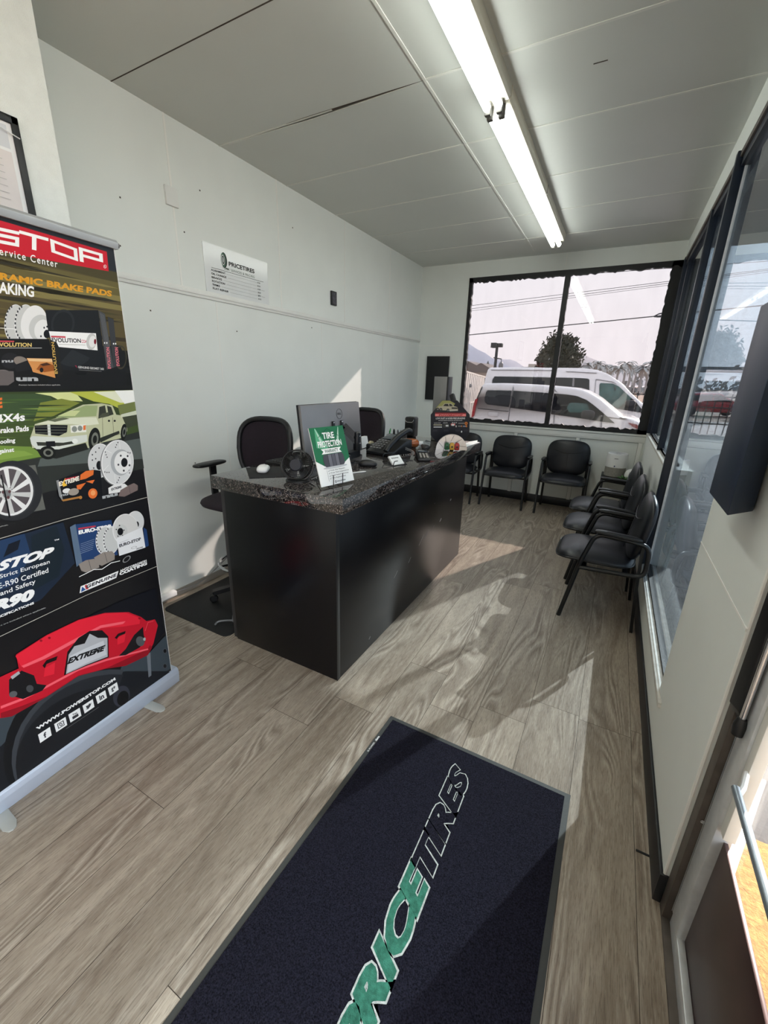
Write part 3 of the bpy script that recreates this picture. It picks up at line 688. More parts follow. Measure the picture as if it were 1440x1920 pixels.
mb = MB(); mb.tube(bez([(XL+.03, 1.51, .05), (XL+.05, 1.46, .02), (XL+.10, 1.40, .004), (XL+.20, 1.30, .004)], 6, .05), .003, M_WHITE, 6); mb.tube(bez([(XL+.03, 1.63, .05), (XL+.05, 1.80, .04), (XL+.022, 1.95, .06), (XL+.03, 2.15, .16), (XL+.03, 2.4, .30), (XL+.02, 2.6, .35)], 6, .1), .003, M_GREY, 6); mb.build('cord', t)
t = thing('coiled_cable', 'grey black coiled power cord on the mat behind the counter corner', 'cord', (-1.95, 1.75, .006))
mb = MB(); c = []
for k in range(60):
    a = k*.33; c.append((-1.895+.035*math.cos(a), 1.60+.03*math.sin(a)+.0006*k, .13+.085*math.sin(a+.6)))
mb.tube(c, .004, M_GREY, 6); mb.tube(bez([(-1.91, 1.62, .03), (-1.97, 1.60, .025), (-2.03, 1.56, .02), (-2.02, 1.53, .013)], 6, .05), .006, M_GREY, 8); mb.build('coil', t)
mb = MB(); mb.box(-2.430, -2.105, YB-.03, YB-.0005, 1.270, 1.853, mat('matte_black_panel', (12, 12, 15), .6), .002); tag(mb.build('wall_panel'), 'flat black rectangular panel hung on the rear wall left of the window', 'panel')
t = thing('wall_cabinet', 'dark blue black box mounted on the right pier beside the door', 'wall box', (XR, 1.45, 1.5))
mb = MB(); pl = [(XR-.001, 1.60, 1.235), (.303, 1.59, 1.235), (.300, 1.314, 1.235), (.372, 1.405, 1.235)]
mb.poly_prism(pl, (0, 0, .53), mat('navy_black_enamel', (30, 43, 64), .45, var=.05, bump=.05), .004); mb.build('case', t)
# framed document on the projecting wall
t = thing('framed_certificate', 'black framed certificate on the projecting left wall', 'picture frame', (-2.2, .85, 2.28))
mb = MB()
for b in ((.56, 1.046, 2.425, 2.452), (.56, 1.046, 2.020, 2.047), (.56, .585, 2.020, 2.452), (1.021, 1.046, 2.020, 2.452)): mb.box(-2.2, -2.182, *b, M_BLKP, .003)
mb.build('frame', t)
mb = MB(); mb.box(-2.199, -2.190, .58, 1.024, 2.04, 2.43, M_PAPER); mb.build('paper', t)
Pc = Print((-2.190, .58, 2.04), (0, 1, 0), (0, 0, 1)); g = ink((120, 122, 128)); g2_ = ink((196, 190, 188))
Pc.poly([(.02, .30), (.425, .30), (.425, .375), (.02, .375)], ink((214, 216, 220))); Pc.poly([(.02, .09), (.425, .09), (.425, .29), (.02, .29)], ink((226, 218, 216)))
for a, b, c_, d in ((.25, .315, .385, .365),): 
    for q in (((a, b), (c_, b)), ((c_, b), (c_, d)), ((c_, d), (a, d)), ((a, d), (a, b))): Pc.line(q, .003, ink((70, 72, 78)))
for i in range(7):
    Pc.line([(.04, .262-.022*i), (.26, .262-.022*i)], .0025, g2_); Pc.line([(.29, .258-.022*i), (.39, .258-.022*i)], .0025, g2_)
Pc.text('Motorcycle', (.27, .052), (.40, .052), (.27, .072), ink((40, 42, 48)), None, .03); Pc.line([(.06, .03), (.39, .03)], .003, g); Pc.line([(.06, .017), (.3, .017)], .003, g)
Pc.build('printing', t)
mb = MB(); mb.tube([(-2.181, .56, 2.44), (-2.176, .8, 2.43), (-2.178, .95, 2.405), (-2.182, 1.04, 2.385)], .0022, M_WHITE, 6); mb.build('string', t)

# corner table, purifier and bag
t = thing('side_table', 'small black side table in the back right corner', 'side table', (.16, 5.45, 0))
mb = MB(); mb.box(-.01, .345, 5.22, 5.70, .50, .525, M_BLKP, .004); mb.build('table_top', t)
for x in (.01, .325):
    for y in (5.24, 5.68): mb = MB(); mb.box(x-.014, x+.014, y-.014, y+.014, 0, .50, M_BLKP, .002); mb.build('leg', t)
t = thing('air_purifier', 'white cylindrical air purifier on the corner side table', 'air purifier', (.122, 5.46, .525)); T0 = Matrix.Translation((.122, 5.46, .525))
mb = MB(); mb.lathe([(.098, .0), (.108, .012), (.108, .02), (.108, .115)], mat('grey_mesh_fabric', (150, 147, 140), .9, var=.12, scale=60, bump=.6, bscale=500), 40, T0); mb.build('filter_sleeve', t)
mb = MB(); mb.lathe([(.106, .115), (.112, .117), (.110, .25), (.106, .268), (.097, .274), (.090, .268)], M_WHITE, 40, T0); mb.build('body', t)
mb = MB(); mb.lathe([(.091, .262), (.088, .268), (0, .262)], M_BLKP, 32, T0)
for k in range(6): mb.lathe([(.015+.013*k, .266), (.017+.013*k, .269), (.019+.013*k, .266)], M_GREY, 32, T0)
mb.build('outlet_grille', t)
mb = MB(); mb.box(.100, .121, 5.349, 5.353, .652, .668, mat('small_blue_display', (70, 84, 120), .2)); mb.build('display', t)
mb = MB(); mb.box(.092, .132, 5.3495, 5.352, .742, .749, M_GREY); mb.build('brand_strip', t)
t = thing('snack_bag', 'crumpled white and green plastic bag beside the air purifier', 'bag', (.27, 5.29, .525))
r = random.Random(4); mb = MB()
def crump(p):
    return p*(1+.10*math.sin(23*p.x+9*p.z)+.08*math.sin(31*p.y+17*p.x))
mb.pillow(.14, .12, .13, M_WHITE, Matrix.Translation((.275, 5.29, .588)), 2.4, 2.2, 24, crump); mb.build('bag', t, 60)
mb = MB()
for k in range(16):
    a = r.uniform(0, 6.28); p = Vector((.225+.05*math.cos(a), 5.265+.03*math.sin(a), .545+.03*r.random())); d = Vector((math.cos(a), math.sin(a), .4)).normalized(); s_ = d.cross(Vector((0, 0, 1))).normalized()
    mb.add([p-d*.03, p+s_*.014, p+d*.035, p-s_*.014, p+Vector((0, 0, .006))], [(0, 1, 4), (1, 2, 4), (2, 3, 4), (3, 0, 4), (3, 2, 1, 0)], mat('leaf_green', (70, 128, 62), .5, var=.3))
mb.build('green_wrapper', t)
# ------------------------------------------------------------------ things on the counter
def Rz(a, at): return Matrix.Translation(Vector(at)) @ Matrix.Rotation(a, 4, 'Z')
# mouse pad and mouse
t = thing('mouse_pad', 'black mouse pad on the near left corner of the counter', 'mouse pad', (-1.56, 1.58, CT))
mb = MB(); mb.poly_prism([(-1.712, 1.60, CT), (-1.518, 1.435, CT), (-1.388, 1.565, CT), (-1.575, 1.745, CT)], (0, 0, .003), mat('black_cloth_pad', (24, 24, 27), .85), .001); mb.build('pad', t)
t = thing('computer_mouse', 'white wireless mouse on the black mouse pad', 'mouse', (-1.565, 1.575, CT+.003))
MM = Rz(math.radians(35), (-1.562, 1.578, CT+.003))
mb = MB()
def ms(p):
    q = p.copy(); q.z = max(0, q.z+.014)*(1+.25*math.cos((p.y+.01)*28)); q.x *= 1-.10*math.cos(p.y*45); return q
mb.pillow(.064, .115, .034, M_WHITE, MM, 2.8, 2.4, 32, ms); mo = mb.build('shell', t, 60)
mb = MB(); mb.lathe([(0, -.004), (.010, -.004), (.010, .004), (0, .004)], M_GREY, 16, MM @ Matrix.Translation((0, .030, .026)) @ Matrix.Rotation(PI/2, 4, 'Y')); mb.build('scroll_wheel', t)
mb = MB(); mb.tube([MM @ Vector((0, y, .0345-.9*(y-.0)**2*4)) for y in (.0, .02)], .0012, M_GREY, 5); mb.build('button_seam', t)
# keyboard
t = thing('keyboard', 'black keyboard lying under the monitor', 'keyboard', (-1.62, 1.98, CT)); MK = Rz(math.radians(84), (-1.63, 1.96, CT))
mb = MB(); mb.box(-.215, .215, -.065, .065, 0, .016, M_BLKP, .004, MK); mb.build('case', t)
mb = MB(); kk = mat('key_cap', (30, 31, 34), .5)
for j in range(5):
    for i in range(20): mb.box(-.206+.0206*i, -.1885+.0206*i, -.055+.022*j, -.037+.022*j, .015, .021, kk, .002, MK, 1)

mb.build('keys', t)
# desk fan
t = thing('desk_fan', 'small black round desk fan behind the green sign', 'fan', (-1.29, 1.53, CT))
nf = Vector((.42, -.88, .18)).normalized(); cf = Vector((-1.297, 1.535, CT+.079)); ux = nf.cross(Vector((0, 0, 1))).normalized()*-1; uz = nf.cross(ux).normalized()*-1
if uz.z < 0: uz = -uz
FM = frame(cf, ux, uz, ux.cross(uz))
mb = MB(); mb.tube([FM @ Vector((.068*math.cos(2*PI*k/40), .068*math.sin(2*PI*k/40), .02)) for k in range(40)], .004, M_BLKM, 8, True)
mb.tube([FM @ Vector((.070*math.cos(2*PI*k/40), .070*math.sin(2*PI*k/40), -.015)) for k in range(40)], .004, M_BLKM, 8, True); mb.build('rim', t)
mb = MB()
for k in range(44):
    a = 2*PI*k/44; c_, s_ = math.cos(a), math.sin(a)
    mb.tube([FM @ Vector((.030*c_, .030*s_, .034)), FM @ Vector((.055*c_, .055*s_, .030)), FM @ Vector((.069*c_, .069*s_, .018)), FM @ Vector((.070*c_, .070*s_, -.015))], .0011, M_BLKM, 4)
for rr, z in ((.030, .034), (.048, .032)): mb.tube([FM @ Vector((rr*math.cos(2*PI*k/30), rr*math.sin(2*PI*k/30), z)) for k in range(30)], .0015, M_BLKM, 5, True)
mb.build('grille', t)
mb = MB(); mb.lathe([(0, -.045), (.022, -.042), (.030, -.01), (.030, .034), (.026, .038), (0, .038)], mat('blue_black_hub', (26, 30, 42), .35), 28, FM); mb.build('motor_hub', t)
for k in range(5):
    a = 2*PI*k/5; mb = MB()
    mb.surf(lambda u, v: FM @ Vector(((.025+.037*u)*math.cos(a+v*.9), (.025+.037*u)*math.sin(a+v*.9), .010-.018*v)), 5, 6, M_BLKP); mb.build('blade', t)
mb = MB(); arcp = [FM @ Vector((.078*math.cos(PI+PI*k/16), .078*math.sin(PI+PI*k/16), 0)) for k in range(17)]; mb.tube(arcp, .005, mat('dark_grey_plastic', (58, 58, 60), .35), 8)
b0 = Vector((cf.x, cf.y, CT)); mb.lathe([(.058, 0), (.058, .006), (.05, .012), (0, .014)], M_BLKP, 28, Matrix.Translation(b0)); mb.build('stand', t)
# warranty sign on a wire easel
t = thing('warranty_sign', 'green and white tire protection sign standing on the near counter edge', 'sign', (-1.09, 1.55, CT))
A = Vector((-1.0925, 1.452, CT+.014)); B = Vector((-1.050, 1.655, CT+.014)); C = Vector((-1.166, 1.463, CT+.268))
U = B-A; Vv = C-A; Nn = U.cross(Vv).normalized(); wid, hei = U.length, Vv.length
mb = MB(); mb.poly_prism([A, B, B+Vv, C], -Nn*.004, M_PAPER); mb.build('board', t)
S = Print(A, U, Vv); S.umin, S.umax = 0, 1
GRN = ink((38, 112, 76)); GR2 = ink((26, 84, 58)); GLT = ink((92, 170, 130)); WH = ink((244, 246, 246)); DK = ink((38, 40, 46)); TG = ink((74, 74, 82)); TL_ = ink((112, 112, 122)); TD = ink((46, 46, 52))
S.poly([(0, 0), (1, 0), (1, 1), (0, 1)], WH)
S.poly([(0, .44), (.22, .335), (.5, .30), (.8, .34), (1, .42), (1, 1), (0, 1)], GRN)
for x, d in ((.16, .06), (.84, -.06)): S.poly([(x-.012, .985), (x+.012, .985), (x+d*3.2+.10, .60), (x+d*.4-.08, .66)], GLT); S.poly([(x-.006, .98), (x+.006, .98), (x+d*2+.05, .70), (x+d*2-.03, .70)], ink((180, 214, 196)))
S.line([(.2, .83), (.5, .97), (.8, .83)], .010, GR2)
S.text('TIRE', (.33, .795), (.67, .795), (.33, .905), WH, None, .03); S.text('PROTECTION', (.15, .655), (.85, .655), (.15, .765), WH, None, .03)
S.poly([(.20, .54), (.26, .585), (.20, .63), (.80, .63), (.74, .585), (.80, .54)], WH); S.text('WARRANTY', (.30, .555), (.70, .555), (.30, .615), GR2, None, .02)
S.ell((.52, .30), .36, .025, ink((196, 200, 204)))
S.poly([(.22, .335), (.255, .315), (.78, .315), (.82, .34), (.835, .42), (.82, .50), (.78, .53), (.255, .53), (.22, .50), (.205, .42)], TG)
for i, x in enumerate((.255, .36, .465, .57, .675)): S.poly([(x, .318), (x+.095, .318), (x+.097, .42), (x+.093, .528), (x, .528), (x-.004, .42)], (TG, TL_, ink((92, 92, 102)), TL_, TG)[i])
for x in (.355, .46, .565, .67): S.line([(x, .318), (x-.003, .42), (x, .528)], .012, TD)
S.line([(.24, .27), (.24, .07)], .005, TD)
for i, s_ in enumerate(('Free Flat Repairs', 'Free Tire Inspections', 'Road Hazard Warranty', 'Tire Replacement')):
    y = .235-.045*i; S.text(s_, (.34, y), (.34+.026*len(s_), y), (.34, y+.026), DK, None, .01); S.line([(.275, y+.013), (.288, y+.002), (.31, y+.028)], .006, DK)
S.ell((.42, .045), .025, .022, DK, inner=.55); S.text('PRICETIRES', (.46, .035), (.72, .035), (.46, .055), DK, None, .03); S.build('printing', t)
mb = MB(); nn = Nn
for k in (.30, .58):
    p = A+U*k; mb.tube([p+nn*.012+Vector((0, 0, .045)), p+nn*.012-Vector((0, 0, .006)), Vector((p.x-nn.x*.03, p.y-nn.y*.03, CT+.003)), Vector((p.x-nn.x*.11, p.y-nn.y*.11, CT+.003)), p-nn*.055+Vector((0, 0, .17))], .0022, M_BLKM, 6)
mb.tube([Vector((q.x-nn.x*.11, q.y-nn.y*.11, CT+.003)) for q in (A+U*.30, A+U*.58)], .0022, M_BLKM, 6); mb.build('wire_easel', t)
# monitor on an arm
t = thing('computer_monitor', 'grey backed computer monitor turned to the wall, on a black arm', 'monitor', (-1.5, 2.1, 1.24))
ml, mr = on(563, 760, 'x', -1.50), on(673, 753, 'x', -1.50); zt = (ml.z+mr.z)/2
Yv = Vector((0, 1, 0)); Zv = Vector((-.10, 0, 1)).normalized(); Xn = Yv.cross(Zv).normalized()
MO = frame((-1.50, ml.y, zt), Yv, Zv, Xn); wm = mr.y-ml.y; hm = .322
M_MBK = mat('silver_grey_monitor_back', (134, 132, 134), .32, metal=.35, var=.04)
mb = MB(); mb.box(0, wm, -hm, 0, -.020, 0, M_MBK, .006, MO); sh_ = mb.build('back_shell', t)
mb = MB(); mb.box(-.002, wm+.002, -hm-.002, .003, -.030, -.018, M_BLKP, .003, MO); mb.build('screen_bezel', t)
mb = MB(); mb.tube([MO @ Vector((wm*.60+.030*math.cos(2*PI*k/36), -.065+.030*math.sin(2*PI*k/36), .0008)) for k in range(36)], .0014, mat('badge_grey', (88, 88, 92), .4), 6, True); mb.build('round_badge', t)
Pm = Print(MO @ Vector((0, 0, 0)), Yv, Zv); Pm.text('DELL', (wm*.60-.022, -.071), (wm*.60+.022, -.071), (wm*.60-.022, -.058), ink((60, 60, 64)), None, .05); Pm.build('badge_lettering', t)
mb = MB()
for u, v in ((.06, -.31), (.085, -.312)): mb.lathe([(0, .002), (.006, .002), (.007, 0)], M_CHROME, 14, MO @ Matrix.Translation((u, v, 0)))
mb.build('rear_button', t)
t = thing('monitor_arm', 'black articulated monitor arm clamped on the counter', 'monitor arm', (-1.29, 2.12, CT))
bk = MO @ Vector((wm*.545, -.15, .0)); pq = on(669, 828, 'x', -1.37); post = Vector((-1.37, pq.y, CT)); M_ARM = mat('dark_blue_black_metal', (14, 16, 21), .35, var=.06)
mb = MB(); mb.box(-.055, .055, -.06, .06, 0, .002, M_ARM); 
mb = MB(); 
for du in (-.045, .045):
    mb.box(wm*.545+du-.012, wm*.545+du+.012, -.205, -.105, .0015, .010, M_BLKP, .003, MO)
mb.box(wm*.545-.05, wm*.545+.05, -.175, -.135, .0015, .012, M_BLKP, .003, MO); mb.tube([bk+Xn*.008, bk+Xn*.055], .017, M_BLKP, 14)
for du, dv in ((-.045, -.115), (.045, -.115), (-.045, -.195), (.045, -.195)): mb.lathe([(0, .014), (.005, .013), (.006, .010)], M_CHROME, 10, MO @ Matrix.Translation((wm*.545+du, dv, 0)))
mb.build('bracket', t)
e0 = bk+Xn*.055; e1 = Vector((post.x, post.y, pq.z+.01))
mb = MB()
for dz in (.022, -.022): mb.strap([e0+Vector((0, 0, dz)), e1+Vector((0, 0, dz))], .030, .022, (e1-e0).cross(Vector((0, 0, 1))), M_BLKP)
mb.strap([e0, e1], .020, .040, (e1-e0).cross(Vector((0, 0, 1))), M_BLKM); mb.build('upper_arm', t)
mb = MB(); mb.lathe([(0, pq.z-CT-.085), (.020, pq.z-CT-.085), (.022, pq.z-CT-.08), (.022, pq.z-CT+.055), (.017, pq.z-CT+.06), (0, pq.z-CT+.06)], M_ARM, 20, Matrix.Translation(post))
for dz in (pq.z-CT+.035, pq.z-CT-.01): mb.lathe([(0, .004), (.005, .003), (.005, 0)], M_CHROME, 10, frame(post+Vector((.022, 0, dz)), (0, 1, 0), (0, 0, 1), (1, 0, 0)))
mb.build('elbow_post', t)
basep = on(650, 866, 'z', CT)
mb = MB(); mb.strap([basep+Vector((0, 0, .035)), post+Vector((0, 0, pq.z-CT-.07))], .045, .040, Vector((1, .25, 0)), M_ARM); mb.build('lower_arm', t)
mb = MB(); mb.lathe([(.055, 0), (.055, .008), (.028, .014), (.026, .040), (.018, .048), (0, .048)], M_BLKP, 24, Matrix.Translation(basep)); mb.build('base', t)
# second mouse, pen, cables
t = thing('computer_mouse', 'black mouse beside the base of the monitor arm', 'mouse', (-1.21, 2.09, CT)); MM2 = Rz(math.radians(-60), (-1.195, 2.03, CT))
mb = MB(); mb.pillow(.060, .11, .034, M_BLKP, MM2, 2.8, 2.4, 28, ms); mb.build('shell', t, 60)
mb = MB(); mb.lathe([(0, -.004), (.010, -.004), (.010, .004), (0, .004)], M_GREY, 12, MM2 @ Matrix.Translation((0, .030, .026)) @ Matrix.Rotation(PI/2, 4, 'Y')); mb.build('scroll_wheel', t)
a, b = on(659, 887, 'z', CT+.004), on(686, 884, 'z', CT+.004)
mb = MB(); mb.tube([a, a+(b-a)*.85, b], [.0038, .0038, .0022], M_WHITE, 8); tag(mb.build('white_pen'), 'white pen lying on the granite beside the green sign', 'pen')
t = thing('cable_tangle', 'tangle of thin dark cables behind the green sign', 'cable', (-1.2, 1.62, CT))
mb = MB(); r = random.Random(8)
for k in range(5):
    mb.tube(bez([(-1.27+.02*k, 1.58, CT+.004), (-1.22+r.uniform(-.03, .03), 1.62+r.uniform(-.03, .03), CT+.02), (-1.19+r.uniform(-.03, .03), 1.68+r.uniform(-.03, .03), CT+.004), (-1.25+r.uniform(-.04, .04), 1.76, CT+.004), (-1.4, 1.86+.02*k, CT+.004)], 5, .04), .0025, (M_BLKP, M_GREY)[k % 2], 6)
mb.build('cables', t)
# desk phone
t = thing('desk_phone', 'black office desk phone with coiled cord beside the monitor arm', 'phone', (-1.25, 2.5, CT)); PH = Rz(math.radians(-12), (-1.29, 2.47, CT))
mb = MB(); mb.poly_prism([PH @ Vector(p) for p in ((-.11, -.11, .004), (-.11, .11, .004), (-.11, .11, .10), (-.11, .05, .095), (-.11, -.11, .022))], (PH.to_3x3() @ Vector((.22, 0, 0))), M_BLKP, .006); mb.build('body', t)
mb = MB()
sl = lambda x, y, z=.0: PH @ Vector((x, y, .032+(y+.11)*.44+z))
for j in range(5):
    for i in range(4):
        p = sl(-.085+.026*i, -.085+.022*j, .002); mb.box(-.009, .009, -.006, .006, 0, .005, M_GREY, .002, Matrix.Translation(p) @ PH.to_3x3().to_4x4() @ Matrix.Rotation(.41, 4, 'X'), 1)
mb.build('keypad', t)
mb = MB(); mb.box(-.02, .095, -.035, .03, 0, .006, mat('phone_display', (70, 78, 86), .15), .002, Matrix.Translation(sl(-.055, .055, 0)) @ PH.to_3x3().to_4x4() @ Matrix.Rotation(.41, 4, 'X')); mb.build('display', t)
mb = MB(); hp = [sl(.078, -.125, .014), sl(.078, -.10, .034), sl(.078, 0, .046), sl(.078, .095, .036), sl(.078, .125, .012)]
mb.tube(bez(hp, 5, .04), [.020]*len(bez(hp, 5, .04)), M_BLKP, 14); mb.build('handset', t)
mb = MB(); cc = []
for k in range(160):
    u = k/159; q = Vector((-1.19+.10*math.sin(u*PI), 2.36+.13*u, CT+.012+.035*u)); a = k*.75; cc.append(q+Vector((.007*math.cos(a), 0, .007*math.sin(a))))
mb.tube(cc, .0018, M_GREY, 5); mb.build('coiled_cord', t)
# business cards
t = thing('card_holder', 'black wire holder with white business cards at the counter edge', 'card holder', (-1.08, 2.17, CT)); CH_ = Rz(math.radians(72), (-1.085, 2.17, CT))
mb = MB()
for x in (-.05, .05): mb.tube(bez([CH_ @ Vector(p) for p in ((x, .05, .004), (x, -.03, .004), (x, -.036, .030), (x*.4, -.034, .030))], 4, .01), .0025, M_BLKM, 6)
mb.tube([CH_ @ Vector((-.05, -.03, .004)), CH_ @ Vector((.05, -.03, .004))], .0025, M_BLKM, 6); mb.tube(bez([CH_ @ Vector(p) for p in ((-.05, .05, .004), (-.05, .062, .06), (.05, .062, .06), (.05, .05, .004))], 4, .02), .0025, M_BLKM, 6)
mb.build('holder', t)
t = thing('business_cards', 'stack of white business cards leaning in the wire holder', 'business cards', (-1.08, 2.17, CT))
o = CH_ @ Vector((-.045, -.026, .007)); uu = (CH_ @ Vector((.045, -.026, .007)))-o; vv = (CH_ @ Vector((-.045, .018, .052)))-o; nz = uu.cross(vv).normalized()
mb = MB(); mb.poly_prism([o, o+uu, o+uu+vv, o+vv], -nz*.010, M_PAPER); mb.build('cards', t)
Q = Print(o, uu, vv); Q.ell((.2, .72), .045, .08, ink((40, 44, 44)), inner=.5); Q.text('PRICETIRES', (.28, .66), (.78, .66), (.28, .78), ink((40, 44, 44)), None, .03); Q.build('printing', t)
# card terminal, stapler, tape, pens, speaker, papers
t = thing('card_terminal', 'dark grey card payment terminal lying on the counter by the phone', 'card terminal', (-1.02, 2.40, CT)); TM = Rz(math.radians(30), (-1.03, 2.44, CT))
mb = MB(); mb.poly_prism([TM @ Vector(p) for p in ((-.04, -.10, .002), (-.04, .10, .002), (-.04, .10, .045), (-.04, .0, .035), (-.04, -.10, .020))], TM.to_3x3() @ Vector((.08, 0, 0)), M_BLKP, .006); mb.build('body', t)
mb = MB()
for j in range(5):
    for i in range(3): mb.box(-.026+.02*i, -.012+.02*i, -.09+.018*j, -.077+.018*j, .0, .006, mat('pale_key', (150, 146, 140), .5), .002, TM @ Matrix.Translation((0, 0, .0225+.0027*j)), 1)
mb.build('keypad', t)
mb = MB(); mb.box(-.030, .030, .02, .08, .040, .0455, mat('phone_display', (70, 78, 86), .15), .001, TM); mb.build('display', t)
t = thing('stapler', 'long black stapler lying behind the card terminal', 'stapler', (-1.10, 2.58, CT)); ST = Rz(math.radians(30), (-1.10, 2.64, CT))
mb = MB(); mb.box(-.020, .020, -.10, .10, .001, .010, M_BLKP, .004, ST); mb.build('base', t)
mb = MB(); mb.box(-.018, .018, -.10, .095, 0, .028, M_BLKP, .008, ST @ Matrix.Translation((0, 0, .022)) @ rot('X', -6, (0, .09, 0))); mb.build('top_arm', t)
mb = MB(); mb.box(-.012, .012, -.105, .09, .0, .008, M_CHROME, .002, ST @ Matrix.Translation((0, 0, .014)) @ rot('X', -3, (0, .09, 0))); mb.build('magazine', t)
t = thing('amber_bottle', 'amber brown bottle with white cap lying on its side', 'bottle', (-1.25, 2.86, CT+.033)); AB = frame((-1.36, 2.79, CT+.0325), (0, 0, 1), (-.3, .954, 0), (.954, .3, 0))
AB = AB @ Matrix.Scale(1, 4)
mb = MB(); mb.lathe([(0, 0), (.028, 0), (.032, .006), (.032, .11), (.026, .125), (.014, .135), (.014, .142), (0, .142)], mat('amber_plastic', (150, 78, 34), .15, spec=.6, var=.15), 28, AB); mb.build('bottle_body', t)
mb = MB(); mb.lathe([(0, .138), (.018, .138), (.018, .165), (.010, .168), (0, .168)], M_WHITE, 20, AB); mb.build('cap', t)
t = thing('pen_tray', 'black pen tray full of upright pens behind the phone', 'pen holder', (-1.47, 2.95, CT)); mb = MB(); PT = Rz(math.radians(15), (-1.475, 2.95, CT))
mb.box(-.075, .075, -.035, .035, 0, .006, M_BLKP, .002, PT)
for a in ((-.075, -.072, -.035, .035), (.072, .075, -.035, .035), (-.075, .075, -.035, -.032), (-.075, .075, .032, .035)): mb.box(*a, 0, .065, M_BLKP, .001, PT)
mb.build('tray', t)
r = random.Random(2)
for k in range(9):
    x = -.066+.0165*k; h = r.uniform(.078, .10); mb = MB(); lean = r.uniform(-.012, .012)
    mc = M_BLKP if k not in (0, 4) else (mat('green_pen', (40, 150, 70), .35) if k == 0 else M_GREY)
    mb.tube([PT @ Vector((x, 0, .007)), PT @ Vector((x+lean, .004, h)), PT @ Vector((x+lean*1.2, .004, h+.012))], [.0048, .0048, .002], mc, 10)
    p = mb.build('pen'); tag(p, 'green pen at the left end of the black pen tray' if k == 0 else 'grey pen in the middle of the black pen tray' if k == 4 else 'black pen standing in the black pen tray', 'pen', 'pens in the pen tray')
t = thing('desktop_speaker', 'small black desktop speaker with silver curved line at the far counter edge', 'speaker', (-1.535, 3.35, CT))
q = on(777, 817, 'z', CT); sx, sy = max(q.x, -1.67), min(q.y, 3.36)
mb = MB(); mb.box(sx-.048, sx+.048, sy-.045, sy+.045, CT, CT+.172, M_BLKP, .016, None, 4); mb.build('cabinet', t)
mb = MB(); mb.tube(bez([(sx-.043, sy-.0465, CT+.150), (sx-.030, sy-.0465, CT+.128), (sx+.030, sy-.0465, CT+.128), (sx+.043, sy-.0465, CT+.150)], 6, .015), .0022, M_CHROME, 8); mb.build('silver_trim', t)
mb = MB(); mb.box(sx-.040, sx+.040, sy-.0475, sy-.044, CT+.01, CT+.12, mat('speaker_cloth', (10, 10, 12), .9, bump=.4, bscale=900), .001); mb.build('grille_cloth', t)
t = thing('paper_stack', 'white sheets of paper standing upright behind the monitor arm', 'paper', (-1.47, 2.45, CT)); mb = MB()
mb.poly_prism([(-1.52, 2.36, CT+.001), (-1.56, 2.66, CT+.001), (-1.575, 2.66, CT+.075), (-1.535, 2.36, CT+.085)], (-.02, -.003, 0), M_PAPER); mb.build('sheets', t)
t = thing('tape_dispenser', 'small black tape dispenser in front of the white papers', 'tape dispenser', (-1.43, 2.5, CT)); mb = MB()
mb.box(-1.47, -1.42, 2.46, 2.53, CT, CT+.055, M_BLKP, .014, None, 4); mb.build('case', t)
mb = MB(); mb.lathe([(.012, -.009), (.026, -.009), (.026, .009), (.012, .009), (.012, -.009)], mat('clear_tape', (190, 180, 150), .2), 24, frame((-1.445, 2.495, CT+.044), (0, 1, 0), (0, 0, 1), (1, 0, 0))); mb.build('tape_roll', t)
t = thing('brochure', 'open glossy grey blue brochure lying flat before the octagonal display', 'brochure', (-1.3, 3.1, CT)); mb = MB()
a_, b_, c_, d_ = (on(x, y, 'z', CT+.003) for x, y in ((784, 836), (799, 825), (811, 829), (799, 843)))
mb.surf(lambda u, v: (a_*(1-u)+b_*u)*(1-v)+(d_*(1-u)+c_*u)*v+Vector((0, 0, .012*math.sin(u*PI)**2*v)), 10, 8, mat('grey_blue_gloss_print', (92, 100, 114), .12, var=.35, scale=25)); mb.build('pages', t)
t = thing('white_envelope', 'white papers lying under the octagonal display at the counter end', 'paper', (-1.0, 3.3, CT)); mb = MB()
mb.poly_prism([(-1.01, 3.17, CT+.0005), (-.945, 3.08, CT+.0005), (-.936, 3.40, CT+.0005), (-1.01, 3.40, CT+.0005)], (0, 0, .003), M_PAPER); mb.build('sheet', t)
mb = MB(); mb.poly_prism([(-1.005, 3.25, CT+.004), (-.938, 3.33, CT+.004), (-.95, 3.395, CT+.018), (-1.005, 3.38, CT+.004)], (0, 0, .001), M_PAPER); mb.build('flap', t)
# octagonal brake display board
t = thing('display_board', 'black octagonal advertising display board with a truck picture', 'display board', (-1.1, 3.1, CT))
no = Vector((.34, -.94, 0)).normalized(); uo = Vector((0, 0, 1)).cross(no).normalized()*1.0
if uo.x < 0: uo = -uo
Oc = Vector((-1.10, 3.10, 0)); O0 = Oc
D = Print(Oc+Vector((0, 0, CT)), uo, Vector((0, 0, 1)), px=lambda a, b: (800+a/12, 740+b/12))
octp = [(350, 130), (690, 130), (970, 450), (960, 880), (830, 1060), (240, 1090), (90, 910), (90, 450)]
pts = [D.P(*D.uv(p), 0) for p in octp]; zmin = min(p.z for p in pts); 
mb = MB(); mb.poly_prism(pts, -D.N*.012, M_BLKP); mb.build('board', t)
D.base = .0006
NB = ink((20, 22, 32)); RD = ink((190, 40, 48)); PK = ink((232, 130, 128)); WI = ink((222, 222, 222)); GD = ink((205, 120, 50)); GY = ink((120, 120, 120)); YG = ink((150, 150, 90)); TR_ = ink((176, 168, 146)); TD_ = ink((40, 40, 40))
D.poly(octp, NB)
D.poly([(352, 134), (520, 134), (640, 200), (560, 330), (210, 300)], YG); D.poly([(210, 300), (700, 330), (720, 380), (150, 400)], ink((36, 36, 40)))
